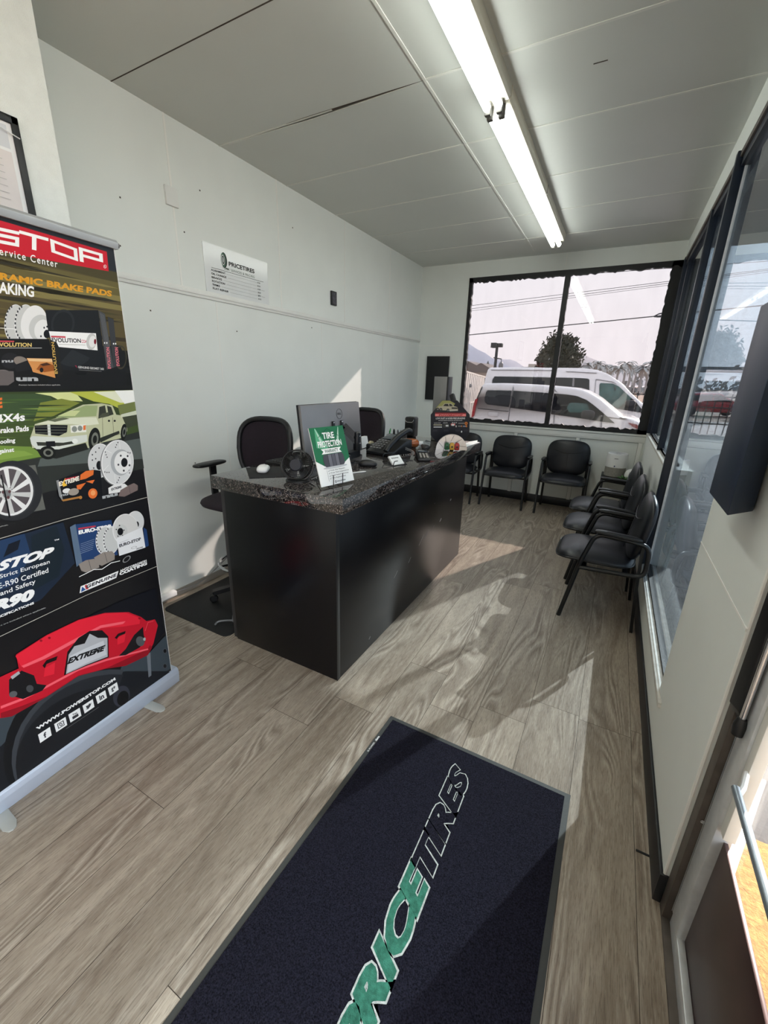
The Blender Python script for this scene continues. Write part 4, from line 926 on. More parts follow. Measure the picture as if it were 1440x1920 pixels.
D.poly([(260, 265), (350, 255), (400, 195), (560, 195), (610, 255), (690, 280), (705, 340), (640, 360), (300, 350), (215, 320)], TR_); D.poly([(370, 255), (412, 208), (480, 208), (500, 262)], TD_); D.poly([(510, 262), (505, 208), (550, 208), (590, 258)], TD_)
for c in ((320, 335), (480, 352), (250, 330)): D.ell(c, 34, 38, TD_); D.ell(c, 16, 18, GY)
D.poly([(560, 285), (690, 290), (695, 320), (565, 318)], TD_); D.poly([(500, 345), (700, 340), (705, 362), (520, 372)], ink((190, 186, 178)))
D.poly([(190, 400), (890, 408), (885, 440), (192, 432)], ink((130, 24, 32))); D.poly([(190, 430), (885, 432), (884, 488), (190, 488)], PK)
D.text('POWERSTOP', (275, 478), (815, 478), (275, 442), ink((160, 24, 36)), None, .05)
D.text('LOW DUST & NOISE-FREE BRAKING', (205, 553), (865, 551), (205, 512), WI, None, .02, 1, .2); D.text('ADVANCED BRAKING TECHNOLOGY FOR CARS & TRUCKS', (265, 590), (800, 588), (265, 570), WI, None, .01)
for x0, y0, x1, y1, c in ((155, 668, 345, 690, TR_), (155, 718, 345, 738, WI), (375, 660, 500, 740, ink((60, 60, 56))), (430, 680, 490, 715, WI), (545, 650, 640, 690, PK), (560, 660, 620, 700, WI), (710, 630, 850, 655, GY), (705, 695, 780, 720, GY), (815, 698, 880, 722, ink((140, 150, 170)))):
    D.poly([(x0, y0), (x1, y0), (x1, y1), (x0, y1)], c)
for s_, x0, x1, y in (('QUICK STOP', 165, 315, 650), ('EVOLUTION', 375, 470, 645), ('Z23', 560, 680, 640)): D.text(s_, (x0, y), (x1, y), (x0, y-22), WI, None, .01)
D.ell((888, 645), 34, 36, GD); D.ell((888, 645), 14, 15, ink((120, 60, 24))); D.ell((895, 708), 18, 22, GD); D.poly([(780, 690), (796, 690), (796, 725), (780, 725)], GD); D.poly([(655, 690), (670, 690), (670, 730), (655, 730)], WI)
for x in (390, 650, 830, 140):
    for k in range(3): D.line([(x, 790+18*k), (x+100, 790+18*k)], .0012, ink((74, 78, 92)))
D.ell((785, 830), 16, 22, WI)
D.build('printing', t)
mb = MB(); mb.poly_prism([Oc-D.N*.012+Vector((0, 0, CT+.20)), Oc-D.N*.10+Vector((0, 0, CT)), Oc-D.N*.012+Vector((0, 0, CT))], D.U*.006, M_BLKP)
lowp = [D.P(*D.uv(p), 0) for p in ((240, 1090), (830, 1060))]
mb.box(-.07, .07, -.05, .05, 0, .008, M_BLKP, .001, frame((Oc.x, Oc.y, CT), D.U, -D.N, (0, 0, 1))); mb.poly_prism([Oc+D.U*-.11+Vector((0, 0, CT+.004)), Oc+D.U*.11+Vector((0, 0, CT+.004)), lowp[1], lowp[0]], -D.N*.010, M_BLKP); mb.build('foot', t)
# half rotor sample
t = thing('brake_rotor_sample', 'half brake rotor sample with green yellow and red pads', 'brake rotor', (-1.0, 2.9, CT))
cr_ = on(846, 843, 'z', CT); nr = Vector((.40, -.90, 0)).normalized(); ur = Vector((-nr.y, nr.x, 0)); M_IRON = mat('machined_steel', (178, 176, 172), .28, metal=.75, var=.06, scale=60)
R0 = .112; RF = frame(cr_, ur, Vector((0, 0, 1)), ur.cross(Vector((0, 0, 1))))
def halfring(r0, r1, z0, z1, m, n=36):
    V = []; Fc = []
    for k in range(n+1):
        a = PI*k/n; c_, s_ = math.cos(a), math.sin(a)
        V += [RF @ Vector((r0*c_, r0*s_, z0)), RF @ Vector((r1*c_, r1*s_, z0)), RF @ Vector((r1*c_, r1*s_, z1)), RF @ Vector((r0*c_, r0*s_, z1))]
    for k in range(n):
        for j in range(4): Fc.append((4*k+j, 4*k+(j+1) % 4, 4*k+4+(j+1) % 4, 4*k+4+j))
    Fc += [(0, 1, 2, 3), (4*n+3, 4*n+2, 4*n+1, 4*n)]
    return V, Fc, m
mb = MB(); mb.add(*halfring(.055, R0, .004, .011, M_IRON)); mb.add(*halfring(.055, R0, -.011, -.004, M_IRON)); mb.add(*halfring(.06, R0-.006, -.004, .004, M_BLKP))
for a in (.5, 1.1, 1.7, 2.3, 2.9): mb.tube([RF @ Vector((.062*math.cos(a), .062*math.sin(a), .0112)), RF @ Vector((.106*math.cos(a-.25), .106*math.sin(a-.25), .0112))], .0014, mat('rotor_slot', (70, 70, 70), .4), 4)
mb.build('disc', t)
mb = MB(); mb.add(*halfring(.050, .056, .0, .030, M_IRON)); mb.add(*halfring(.014, .056, .026, .032, M_IRON)); mb.build('hat', t)
for i, (c, a0) in enumerate((((34, 92, 56), 2.35), ((206, 160, 60), 1.57), ((168, 44, 40), .80))):
    mb = MB(); nm = ('green_pad', 'yellow_pad', 'red_pad')[i]; m_ = mat(nm, c, .4)
    Mx = RF @ Matrix.Translation((-.036+.036*i, .004, .034)); mb.box(-.017, .017, 0, .046, 0, .022, m_, .006, Mx); mb.box(-.012, .012, .036, .052, .004, .016, m_, .004, Mx); mb.lathe([(0, .026), (.006, .025), (.007, .02)], M_BLKP, 12, Mx @ Matrix.Translation((0, .024, 0))); mb.build(nm, t)
# tall grey box and scanner behind the display
mb = MB(); t = thing('grey_tower', 'tall plain grey metal box standing on the counter behind the octagonal display', 'metal box', (-1.26, 3.33, CT))
mb.box(-1.322, -1.212, 3.285, 3.375, CT, 1.571, mat('plain_grey_steel', (126, 126, 126), .45, metal=.2, var=.03), .002); mb.build('case', t)
mb = MB(); mb.box(-1.212, -1.199, 3.285, 3.375, CT, 1.571, M_BLKP, .001); mb.build('side_strip', t)
t = thing('barcode_scanner', 'black handheld scanner head showing above the octagonal display', 'scanner', (-1.06, 3.24, CT)); s0 = Vector((-1.085, 3.25, CT))
mb = MB(); mb.lathe([(.045, 0), (.045, .008), (.012, .016), (.009, .30), (0, .30)], M_BLKP, 18, Matrix.Translation(s0)); mb.build('stand', t)
tp = on(850, 749, 'y', 3.25); mb = MB(); dh = Vector((.45, -.3, -.84)).normalized(); mb.box(-.020, .020, -.016, .016, -.045, .042, M_BLKP, .008, frame(tp, dh.cross(Vector((0, 1, 0))).normalized(), dh.cross(dh.cross(Vector((0, 1, 0)))).normalized(), dh), 3); mb.tube([s0+Vector((0, 0, .29)), tp], .010, M_BLKP, 10); mb.build('head', t)
mb = MB(); mb.box(-.014, .014, -.012, .012, .040, .046, mat('pale_lens', (206, 214, 214), .1), .002, frame(tp, dh.cross(Vector((0, 1, 0))).normalized(), dh.cross(dh.cross(Vector((0, 1, 0)))).normalized(), dh)); mb.build('lens', t)
# ------------------------------------------------------------------ tall roll-up banner on the left
bn = thing('rollup_banner', 'tall black roll-up advertising banner with red brake caliper, standing at the left', 'banner', (-1.75, .68, 0))
R0 = Vector((-1.780, 1.060, .085)); R1 = Vector((-1.785, 1.098, 2.0)); Ub = Vector((-.078, .997, 0)); Vb = (R1-R0).normalized(); HB = (R1-R0).length; WBN = .86
M_SIL = mat('silver_banner_base', (196, 206, 224), .34, metal=.35, var=.04)
Nb = Ub.cross(Vb).normalized()
mb = MB(); mb.poly_prism([R0-Vb*.02, R0-Ub*WBN-Vb*.02, R0-Ub*WBN+Vb*HB, R0+Vb*HB], -Nb*.0012, mat('banner_film', (18, 18, 22), .3, var=.03)); film = mb.build('banner_film', bn)
mb = MB(); e0, e1 = R0+Ub*.030, R0-Ub*(WBN+.03)
sec = [(.009, -.086), (.015, -.03), (.012, -.008), (.003, .0), (-.058, .0), (-.072, -.02), (-.075, -.05), (-.075, -.086)]
mb.poly_prism([Vector((e1.x, e1.y, 0))+Nb*a+Vector((0, 0, .088+b)) for a, b in sec], e0-e1, M_SIL, .001); mb.build('base_cassette', bn)
mb = MB(); a, b = R0+Ub*.012+Vb*(HB+.006), R0-Ub*(WBN+.012)+Vb*(HB+.006); mb.poly_prism([b+Nb*x+Vb*z for x, z in ((.010, -.016), (.012, .006), (.004, .016), (-.008, .016), (-.010, -.016))], a-b, mat('grey_top_rail', (176, 178, 180), .35, metal=.4), .001)
mb.tube([a, a+Ub*.008], .009, M_GREY, 10); mb.build('top_rail', bn)
for u in (-.155, -.745):
    c = R0+Ub*u; mb = MB(); f = Vector((c.x, c.y, 0)); d = (Nb+Ub*.05).normalized()
    if u < -.5: d = (Nb-Ub*.12).normalized()
    mb.poly_prism([f-d*.10-Ub*.022, f+d*.085-Ub*.022, f+d*.108-Ub*.012, f+d*.114, f+d*.108+Ub*.012, f+d*.085+Ub*.022, f-d*.10+Ub*.022], (0, 0, .006), mat('clear_grey_foot', (182, 184, 180), .2), .001); mb.build('swivel_foot', bn)
mb = MB(); mb.tube([R0-Ub*WBN/2-Nb*.035, R1-Ub*WBN/2-Nb*.02], .008, M_ALU, 10); mb.build('support_pole', bn)

B = Print(R0, Ub, Vb, .000012, .0003); B.umax, B.umin = -.0005, -WBN
Z1 = lambda x, y: (x/4, 360+y/4)
Z2 = lambda x, y: (x/4, 780+y/4)
Z3 = lambda x, y: (x/3.839, 1060+y/3.839)
W_ = ink((240, 241, 242)); BK = ink((10, 11, 15)); RED = ink((196, 24, 44)); GOLD = ink((214, 152, 40)); LG = ink((196, 198, 198)); MG = ink((140, 142, 144)); DG = ink((58, 60, 66)); ST_ = ink((226, 227, 228)); NAV = ink((34, 62, 108)); OR = ink((222, 112, 50)); INK = ink((14, 16, 22)); SLV = ink((168, 172, 176))
EXT = -1900  # far left, beyond the picture edge
B.px = Z1
# --- top panel: blurred road background in long streaks
def uvz(f, x, y): B.px = f; return B.uv((x, y))
vtop = uvz(Z1, 700, 560)[1]; vbot = uvz(Z1, 950, 1480)[1]
rr = random.Random(12); pal = [(30, 28, 22), (48, 44, 30), (70, 64, 38), (98, 90, 52), (126, 116, 70), (84, 74, 46), (54, 46, 32), (34, 30, 26)]
nst = 26
for i in range(nst):
    v0 = vtop+(vbot-vtop)*i/nst; v1 = vtop+(vbot-vtop)*(i+1.15)/nst; f = i/nst
    k = pal[min(7, int(2.2+5*math.sin(f*3.0)*rr.uniform(.55, 1.0)))] if f < .62 else (rr.randint(14, 26),)*3
    B.poly([(-WBN, v0), (0, v0), (0, v1), (-WBN, v1)], ink(k), 1+(i % 2), raw=True)
    if f < .6:
        for q in range(3):
            a = rr.uniform(-WBN, -.2); l = rr.uniform(.12, .4); t_ = rr.uniform(.002, .008); vv0 = v0+rr.uniform(0, v1-v0)
            B.poly([(a, vv0), (a+l/2, vv0+t_), (a+l, vv0), (a+l/2, vv0-t_)], ink(pal[rr.randint(1, 5)]), 3, raw=True)
B.c = 4; B.px = Z1
B.poly([(690, 1160), (900, 1150), (940, 1250), (950, 1470), (300, 1475)], ink((20, 20, 22))); B.ell((905, 1240), 45, 90, ink((62, 58, 44)), inner=.85); B.poly([(560, 1355), (655, 1350), (640, 1372), (580, 1372)], ink((6, 6, 8)))
# red brand block
B.poly([(EXT, -345), (800, 448), (815, 595), (EXT, 105)], RED)
q = lambda a: [(p[0], p[1]) for p in a]
letS = [[(1, .93), (0, .93), (0, .52), (1, .52), (1, .07), (0, .07)]]; letT = [[(-.05, .93), (1.05, .93)], [(.5, .93), (.5, .0)]]; letO = [[(0, .93), (1, .93), (1, .07), (0, .07), (0, .93)]]; letP = [[(0, -.02), (0, .93), (1, .93), (1, .42), (0, .42)]]
L0 = B.nl(None)
B.strokes(letS, (-40, 372), (128, 405), (-40, 262), .19, W_, L0, .23)
B.strokes(letT, (170, 402), (338, 444), (170, 298), .20, W_, L0, .23)
B.strokes(letO, (400, 452), (572, 512), (390, 360), .17, W_, L0, .23)
B.strokes(letP, (612, 512), (762, 552), (604, 420), .19, W_, L0, .23)
letR = letP+[[(.5, .42), (1, .42), (1, 0)]]; letE = [[(1, .93), (0, .93), (0, .07), (1, .07)], [(0, .5), (1, .5)]]; letWw = [[(0, .93), (0, .07), (1, .07), (1, .93)], [(.5, .07), (.5, .93)]]
for i, le in enumerate((letP, letO, letWw, letE, letR)):
    x = -1120+212*i; B.strokes(le, (x, 372+(x+40)*.27), (x+165, 372+(x+205)*.27), (x-6, 262+(x+40)*.29), .19, W_, L0, .23)
B.ell((787, 559), 11, 13, W_, inner=.8); B.text('R', (783, 564), (791, 566), (782, 553), W_, None, .02)
B.text('Service Center', (-44, 462), (432, 568), (-48, 402), W_, None, .008, 1.25)
B.text('CERAMIC BRAKE PADS', (-150, 634), (838, 786), (-152, 577), GOLD, None, .045)
B.text('BRAKING', (-108, 748), (255, 790), (-110, 658), W_, None, .03)
# rotors, boxes of the top panel
for cx in (110, 185):
    B.ell((cx, 985), 78, 142, ST_, 4); B.ell((cx+4, 985), 74, 138, LG, 4)
    for k in range(11):
        a = math.radians(110+14*k); B.poly([(cx+72*math.cos(a)-5, 985+132*math.sin(a)-9), (cx+72*math.cos(a)+6, 985+132*math.sin(a)-7), (cx+72*math.cos(a)+6, 985+132*math.sin(a)+9), (cx+72*math.cos(a)-5, 985+132*math.sin(a)+8)], DG)
B.ell((255, 990), 100, 140, ST_, 6); B.ell((300, 1020), 84, 100, LG, 8); B.ell((318, 1035), 62, 78, ST_, 8); B.ell((350, 1065), 24, 32, INK)
B.poly([(0, 1018), (120, 1026), (120, 1030), (0, 1022)], W_)
for c in ((330, 1018), (306, 1082), (352, 1010)): B.ell(c, 6, 8, DG)
BX = ink((24, 26, 30)); BX2 = ink((36, 40, 44))
B.poly([(338, 885), (735, 886), (795, 1345), (470, 1335), (365, 1080)], BX); B.ell((470, 990), 88, 110, BX2, 10, None, 0, 360, .82); B.ell((540, 1180), 150, 130, BX2, 8, None, 20, 120)
B.poly([(738, 888), (786, 915), (850, 1318), (800, 1332)], ink((70, 72, 76))); B.poly([(806, 935), (850, 955), (888, 1300), (850, 1318)], ink((54, 56, 60)))
for i in range(5): B.line([(750+7*i, 905+5*i), (792+7*i, 1150+3*i)], .0012, ink((104, 106, 110)))
B.poly([(365, 1044), (718, 1060), (731, 1188), (440, 1162), (420, 1120), (385, 1125)], W_); B.poly([(382, 1078), (490, 1082), (491, 1094), (382, 1090)], ink((196, 60, 76)))
B.text('EVOLUTION', (388, 1126), (606, 1132), (385, 1092), ink((46, 46, 52)), None, .03); B.text('COATED', (610, 1132), (684, 1135), (608, 1108), ink((200, 70, 96)), None, .02); B.line([(440, 1142), (640, 1148)], .0012, MG)
B.ell((684, 1122), 38, 62, LG, 6); B.ell((692, 1122), 26, 44, ST_, 6); B.ell((712, 1122), 9, 20, ink((120, 24, 40)))
B.poly([(560, 1300), (572, 1302), (577, 1322)], ink((150, 40, 70))); B.text('GENUINE GEOMET 360', (585, 1322), (778, 1336), (583, 1304), LG, None, .03); B.line([(590, 1334), (760, 1345)], .001, MG)
for x, y0, y1 in ((808, 1165, 1325), (873, 1165, 1305)): B.text('EVOLUTION', (x+24, y1), (x+10, y0), (x, y1), ink((216, 120, 132)), None, .03)
for p in ((783, 1132), (800, 1132), (850, 1138), (866, 1138)): B.poly([(p[0]-4, p[1]-6), (p[0]+4, p[1]-6), (p[0]+4, p[1]+6), (p[0]-4, p[1]+6)], W_)
B.poly([(-300, 1098), (366, 1102), (426, 1395), (-300, 1330)], ink((16, 15, 17))); B.poly([(370, 1105), (425, 1130), (468, 1362), (430, 1392)], ink((30, 28, 26)))
B.poly([(-120, 1112), (104, 1116), (104, 1126), (-120, 1124)], ink((196, 70, 84))); B.text('EVOLUTION', (-30, 1160), (236, 1162), (-30, 1128), ink((222, 196, 120)), None, .03); B.line([(-60, 1170), (312, 1170)], .0016, LG)
B.text('EVOLUTION', (432, 1362), (404, 1125), (410, 1364), ink((206, 170, 90)), None, .03)
B.poly([(198, 1246), (388, 1250), (414, 1394), (246, 1350)], ink((206, 142, 82))); B.poly([(270, 1330), (300, 1290), (350, 1278), (400, 1300), (405, 1340), (330, 1352)], ink((150, 84, 34))); B.poly([(300, 1292), (348, 1280), (380, 1296), (320, 1306)], ink((70, 42, 26))); B.ell((310, 1335), 14, 18, INK); B.poly([(200, 1248), (388, 1252), (392, 1275), (215, 1268)], ink((228, 190, 140)))
B.ell((75, 1265), 70, 60, ink((30, 30, 34))); B.ell((155, 1270), 55, 36, ink((128, 120, 114)), 18); B.poly([(100, 1300), (205, 1262), (240, 1330), (120, 1350)], ink((26, 26, 30)))
B.text('nu', (12, 1280), (98, 1278), (12, 1262), SLV, None, .04); B.ell((30, 1380), 74, 46, ink((112, 106, 106)), 12); B.poly([(-200, 1330), (100, 1345), (105, 1420), (60, 1450), (-200, 1455)], ink((98, 92, 92))); B.text('un', (120, 1420), (285, 1418), (118, 1390), SLV, None, .05)
B.text('Premium hardware included where applicable.', (140, 1455), (452, 1454), (140, 1442), LG)
# --- truck panel
B.poly([(EXT, 1530), (1052, 1484), (1090, 1920), (EXT, 1990)], ink((52, 66, 34))); B.px = Z2
B.poly([(EXT, 0), (1090, 0), (1100, 130), (330, 310), (0, 362), (EXT, 700)], ink((62, 78, 40)))
B.px = Z1
B.poly([(EXT, 1540), (360, 1512), (420, 1600), (200, 1720), (EXT, 1800)], ink((58, 78, 48))); B.poly([(260, 1508), (560, 1500), (620, 1570), (440, 1560), (380, 1530)], ink((206, 214, 150))); B.poly([(520, 1500), (1054, 1485), (1065, 1590), (930, 1640), (820, 1590), (700, 1570)], ink((176, 184, 74))); B.poly([(700, 1500), (1054, 1486), (1064, 1580), (900, 1580), (800, 1540)], ink((220, 224, 200))); B.poly([(860, 1490), (1054, 1486), (1066, 1600), (940, 1600)], ink((236, 238, 236)))
B.poly([(300, 1580), (460, 1550), (600, 1580), (400, 1680), (250, 1720)], ink((120, 130, 56))); B.poly([(880, 1600), (1065, 1570), (1075, 1690), (900, 1680)], ink((110, 120, 70)))
for i in range(14):
    y = 1560+22*i; x = rr.uniform(-300, 200); B.poly([(x, y), (x+200, y-8), (x+420, y-6), (x+200, y+6)], ink(((66, 92, 46), (90, 116, 56), (48, 62, 36), (122, 146, 74))[i % 4]))
B.px = Z2
B.poly([(EXT, 210), (230, 230), (330, 300), (0, 362), (EXT, 600)], ink((112, 142, 62))); B.poly([(EXT, 250), (180, 262), (250, 290), (0, 330), (EXT, 480)], ink((128, 158, 72)))
B.poly([(EXT, 640), (0, 362), (330, 308), (1100, 110), (1140, 380), (EXT, 1100)], ink((44, 48, 46))); B.poly([(300, 320), (640, 240), (1110, 160), (1130, 310), (700, 350), (280, 380)], ink((84, 92, 90)))
# truck
TK = ink((186, 190, 158)); TK2 = ink((214, 218, 196)); TK3 = ink((140, 146, 116)); TG_ = ink((52, 56, 48)); TIRE = ink((20, 22, 20)); CHR = ink((206, 212, 206))
B.px = Z1
B.poly([(440, 1690), (520, 1640), (620, 1595), (760, 1585), (840, 1600), (870, 1670), (945, 1680), (952, 1790), (930, 1840), (760, 1880), (660, 1920), (240, 1920), (225, 1840), (260, 1740)], TK)
B.poly([(905, 1665), (1070, 1636), (1080, 1740), (950, 1770)], ink((60, 66, 50))); B.poly([(905, 1668), (1070, 1636), (1072, 1666), (905, 1690)], ink((200, 206, 186)))
B.poly([(415, 1690), (640, 1600), (730, 1602), (720, 1680), (560, 1690), (440, 1700)], ink((150, 166, 118))); B.poly([(430, 1680), (520, 1640), (600, 1640), (560, 1680)], ink((196, 206, 150)))
B.poly([(742, 1612), (785, 1600), (800, 1680), (735, 1700)], TG_); B.poly([(800, 1602), (832, 1612), (850, 1668), (812, 1680)], TG_); B.poly([(735, 1690), (765, 1660), (816, 1650), (818, 1680), (770, 1692)], ink((70, 74, 60)))
B.poly([(270, 1740), (420, 1700), (640, 1690), (720, 1690), (740, 1740), (660, 1750), (530, 1740)], TK2); B.poly([(350, 1712), (470, 1690), (520, 1700), (410, 1724)], ink((100, 106, 84)))
B.poly([(256, 1752), (370, 1745), (505, 1748), (500, 1800), (440, 1830), (262, 1812)], INK); B.poly([(352, 1742), (374, 1742), (380, 1830), (358, 1830)], CHR)
for y in (1762, 1784, 1806): B.line([(262, y), (496, y+2)], .0012, ink((130, 134, 120)))
B.poly([(525, 1752), (640, 1742), (645, 1800), (530, 1806)], ink((226, 228, 220))); B.ell((556, 1778), 20, 22, ink((130, 136, 130))); B.ell((598, 1772), 18, 20, ink((130, 136, 130))); B.poly([(622, 1752), (640, 1748), (640, 1784), (622, 1786)], OR)
for x in (815, 858): B.ell((x, 1716), 8, 8, INK)
B.line([(765, 1690), (770, 1840)], .0012, TG_); B.line([(842, 1690), (850, 1820)], .0012, TG_); B.line([(765, 1842), (930, 1810)], .002, ink((110, 116, 96)))
B.px = Z2
B.poly([(222, 165), (240, 150), (470, 160), (650, 140), (652, 190), (560, 216), (440, 250), (270, 248), (232, 210)], CHR); B.poly([(270, 195), (470, 200), (560, 185), (560, 205), (440, 226), (280, 222)], TG_); B.poly([(340, 190), (410, 188), (414, 228), (346, 230)], INK); B.ell((560, 188), 22, 18, ink((226, 230, 226)))
B.poly([(270, 248), (440, 250), (640, 200), (660, 250), (420, 320), (300, 300)], ink((30, 32, 30)))
for c, a, b in (((355, 275), 62, 50), ((705, 175), 44, 88), ((925, 120), 22, 62)):
    B.ell(c, a, b, TIRE, 6); B.ell((c[0]+4, c[1]), a*.6, b*.6, ink((112, 116, 108)), 6); B.ell((c[0]+4, c[1]), a*.35, b*.35, TIRE, 6)
B.poly([(745, 165), (890, 110), (895, 130), (750, 200)], ink((40, 44, 38)))
# truck panel copy
B.px = Z1
B.text('EXTREME', (-420, 1690), (16, 1618), (-424, 1606), OR, None, .05); B.text('For Trucks & 4X4s', (-760, 1790), (184, 1716), (-764, 1716), W_, None, .03)
B.px = Z2
B.text('Brake Pads', (-30, 133), (214, 112), (-32, 88), W_, None, .03); B.text('Cooling', (-34, 224), (112, 206), (-36, 180), W_, None, .03); B.text('Against', (-52, 296), (104, 277), (-54, 252), W_, None, .03)
def rotor(c, a, b, rd, drilled=True, hat=True):
    B.ell((c[0]-8, c[1]+3), a, b, ink((120, 122, 124)), rd); B.ell(c, a, b, ST_, rd); B.ell((c[0]+3, c[1]), a*.95, b*.955, ink((208, 210, 212)), rd)
    if drilled:
        for k in range(6):
            t0 = math.radians(60*k+20)
            for j in range(3):
                r_ = .68+.10*j; t1 = t0+.10*j; B.ell((c[0]+a*r_*math.cos(t1), c[1]+b*r_*math.sin(t1)), 4, 5, DG)
            B.line([(c[0]+a*.55*math.cos(t0+.5), c[1]+b*.55*math.sin(t0+.5)), (c[0]+a*.93*math.cos(t0+.3), c[1]+b*.93*math.sin(t0+.3))], .0012, W_)
    if hat:
        B.ell((c[0]+a*.20, c[1]), a*.62, b*.58, SLV, rd); B.ell((c[0]+a*.32, c[1]), a*.52, b*.50, ST_, rd); B.ell((c[0]+a*.42, c[1]), a*.20, b*.20, INK, rd)
        for k in range(5):
            t0 = math.radians(72*k+20); B.ell((c[0]+a*.40+a*.36*math.cos(t0), c[1]+b*.36*math.sin(t0)), 7, 8, DG)
B.ell((745, 335), 88, 130, ST_, 4); B.ell((742, 335), 84, 124, ink((202, 204, 206)), 4); B.ell((740, 370), 20, 34, INK)
for p in ((690, 290), (715, 270), (700, 390), (690, 330), (740, 240), (715, 320)): B.ell(p, 5, 6, DG)
rotor((878, 348), 122, 170, 3)
# rim picture
B.poly([(-300, 430), (262, 366), (338, 700), (-60, 772), (-300, 800)], ink((98, 100, 96))); B.ell((90, 560), 222, 226, ink((38, 40, 44)), 0); B.ell((72, 562), 186, 194, ink((60, 62, 66))); B.ell((68, 562), 178, 186, ST_); B.ell((66, 562), 160, 168, ink((86, 80, 84)))
for k in range(10):
    a = math.radians(36*k+8); a2 = a+.14
    B.poly([(62+18*math.cos(a), 570+20*math.sin(a)), (64+165*math.cos(a-.09), 562+172*math.sin(a-.09)), (64+165*math.cos(a2), 562+172*math.sin(a2)), (62+40*math.cos(a+.5), 570+44*math.sin(a+.5))], ST_ if k % 2 else LG)
B.ell((48, 585), 46, 50, LG); B.ell((48, 585), 30, 32, ink((120, 122, 124)))
for p in ((68, 566), (58, 610), (20, 570)): B.ell(p, 11, 12, ink((90, 60, 64)))
B.poly([(0, 440), (10, 440), (76, 758), (62, 762)], BK)
# extreme kit
B.poly([(418, 482), (590, 418), (700, 402), (752, 410), (765, 600), (640, 628), (455, 640), (430, 580)], INK); B.poly([(418, 484), (436, 478), (470, 640), (440, 600)], MG)
B.poly([(480, 470), (586, 448), (588, 458), (484, 484)], ink((186, 44, 60))); B.text('EXTREME', (440, 528), (592, 482), (436, 494), ink((238, 232, 220)), None, .05); B.poly([(462, 512), (486, 462), (480, 500), (500, 520), (470, 530)], ink((236, 188, 60)))
B.poly([(600, 440), (640, 412), (700, 405), (696, 440), (640, 470), (596, 480)], OR); B.poly([(570, 520), (640, 500), (600, 550), (575, 548)], OR); B.poly([(640, 490), (706, 478), (690, 506)], OR); B.ell((692, 580), 34, 38, OR, 10); B.ell((694, 576), 18, 20, ink((236, 160, 100)), 10)
B.ell((495, 560), 30, 18, ST_, -10); B.ell((548, 568), 40, 26, ink((156, 148, 138)), -12); B.poly([(455, 628), (600, 600), (612, 612), (470, 640)], ink((170, 120, 60))); B.ell((600, 610), 12, 12, ink((190, 130, 60)), inner=.5); B.text('nu', (452, 604), (508, 592), (452, 590), SLV, None, .05)
B.poly([(808, 540), (850, 516), (930, 506), (960, 530), (900, 570), (812, 584)], ST_); B.text('EXTREME', (832, 560), (908, 538), (830, 542), DG, None, .05); B.poly([(884, 600), (900, 555), (960, 520), (1000, 502), (1030, 520), (1030, 555), (960, 590), (930, 605)], ink((118, 104, 102))); B.line([(962, 522), (975, 585)], .0012, DG); B.text('nu', (765, 622), (880, 596), (762, 600), SLV, None, .06)
# divider lines
LW = ink((190, 186, 178))
B.line([(EXT, 1440), (0, 917), (480, 775), (1140, 598)], .0022, LW)
B.text('shown may not be included where applicable.', (-300, 900), (58, 820), (-301, 890), LG)
# --- third panel
B.poly([(EXT, 1460), (0, 932), (470, 795), (560, 1100), (300, 1380), (0, 1500), (EXT, 2100)], ink((26, 38, 56))); B.poly([(0, 930), (180, 880), (230, 1050), (100, 1260), (-400, 1480), (-400, 1100)], ink((34, 58, 92))); B.poly([(230, 900), (420, 820), (480, 1000), (440, 1200), (240, 1310)], ink((22, 34, 44))); B.poly([(60, 960), (150, 925), (130, 1000), (20, 1060)], ink((16, 22, 34)))
B.text('EURO-STOP', (-660, 1350), (392, 1050), (-640, 1255), W_, None, .06, 1, .25); B.text('TM', (402, 938), (438, 928), (402, 928), W_, None, .03)
B.text('Strict European', (-6, 1228), (370, 1112), (-10, 1188), W_, None, .01); B.text('E-R90 Certified', (-14, 1296), (360, 1172), (-20, 1256), W_, None, .01); B.text('and Safety', (0, 1358), (265, 1262), (-6, 1314), W_, None, .01)
B.text('R90', (-60, 1480), (258, 1372), (-66, 1392), W_, None, .07, 1, .2); B.text('SPECIFICATIONS', (-66, 1536), (252, 1408), (-70, 1518), W_, None, .04)
B.text('Hardware and sensors are included where applicable.', (-260, 1680), (342, 1440), (-262, 1668), LG)
B.poly([(520, 832), (562, 808), (615, 1100), (570, 1130)], ink((92, 112, 136))); B.poly([(562, 812), (832, 778), (880, 1040), (615, 1105)], NAV); B.poly([(582, 840), (712, 820), (714, 830), (584, 851)], ink((190, 56, 74))); B.text('EURO-STOP', (586, 888), (830, 838), (584, 858), W_, None, .06)
for i in range(6): B.line([(600, 960+14*i), (706-3*i, 922+15*i)], .0012, ink((150, 168, 196)))
for cx in (775, 830): B.ell((cx, 930), 62, 105, ST_, 4); B.ell((cx+5, 930), 56, 98, LG, 4)
for k in range(9):
    for cx in (775, 830):
        a = math.radians(115+16*k); B.poly([(cx+56*math.cos(a)-4, 930+94*math.sin(a)-7), (cx+56*math.cos(a)+4, 930+94*math.sin(a)-6), (cx+56*math.cos(a)+4, 930+94*math.sin(a)+7), (cx+56*math.cos(a)-4, 930+94*math.sin(a)+6)], DG)
rotor((1010, 795), 66, 84, 4, False, False); B.ell((1024, 812), 14, 22, INK); B.ell((935, 850), 96, 118, ST_, 4); B.ell((938, 850), 92, 112, ink((206, 206, 206)), 4); B.ell((905, 862), 46, 50, LG, 4); B.ell((898, 866), 22, 28, INK, 4)
for p in ((892, 820), (868, 850), (925, 855), (880, 900), (915, 895)): B.ell(p, 5, 5, DG)
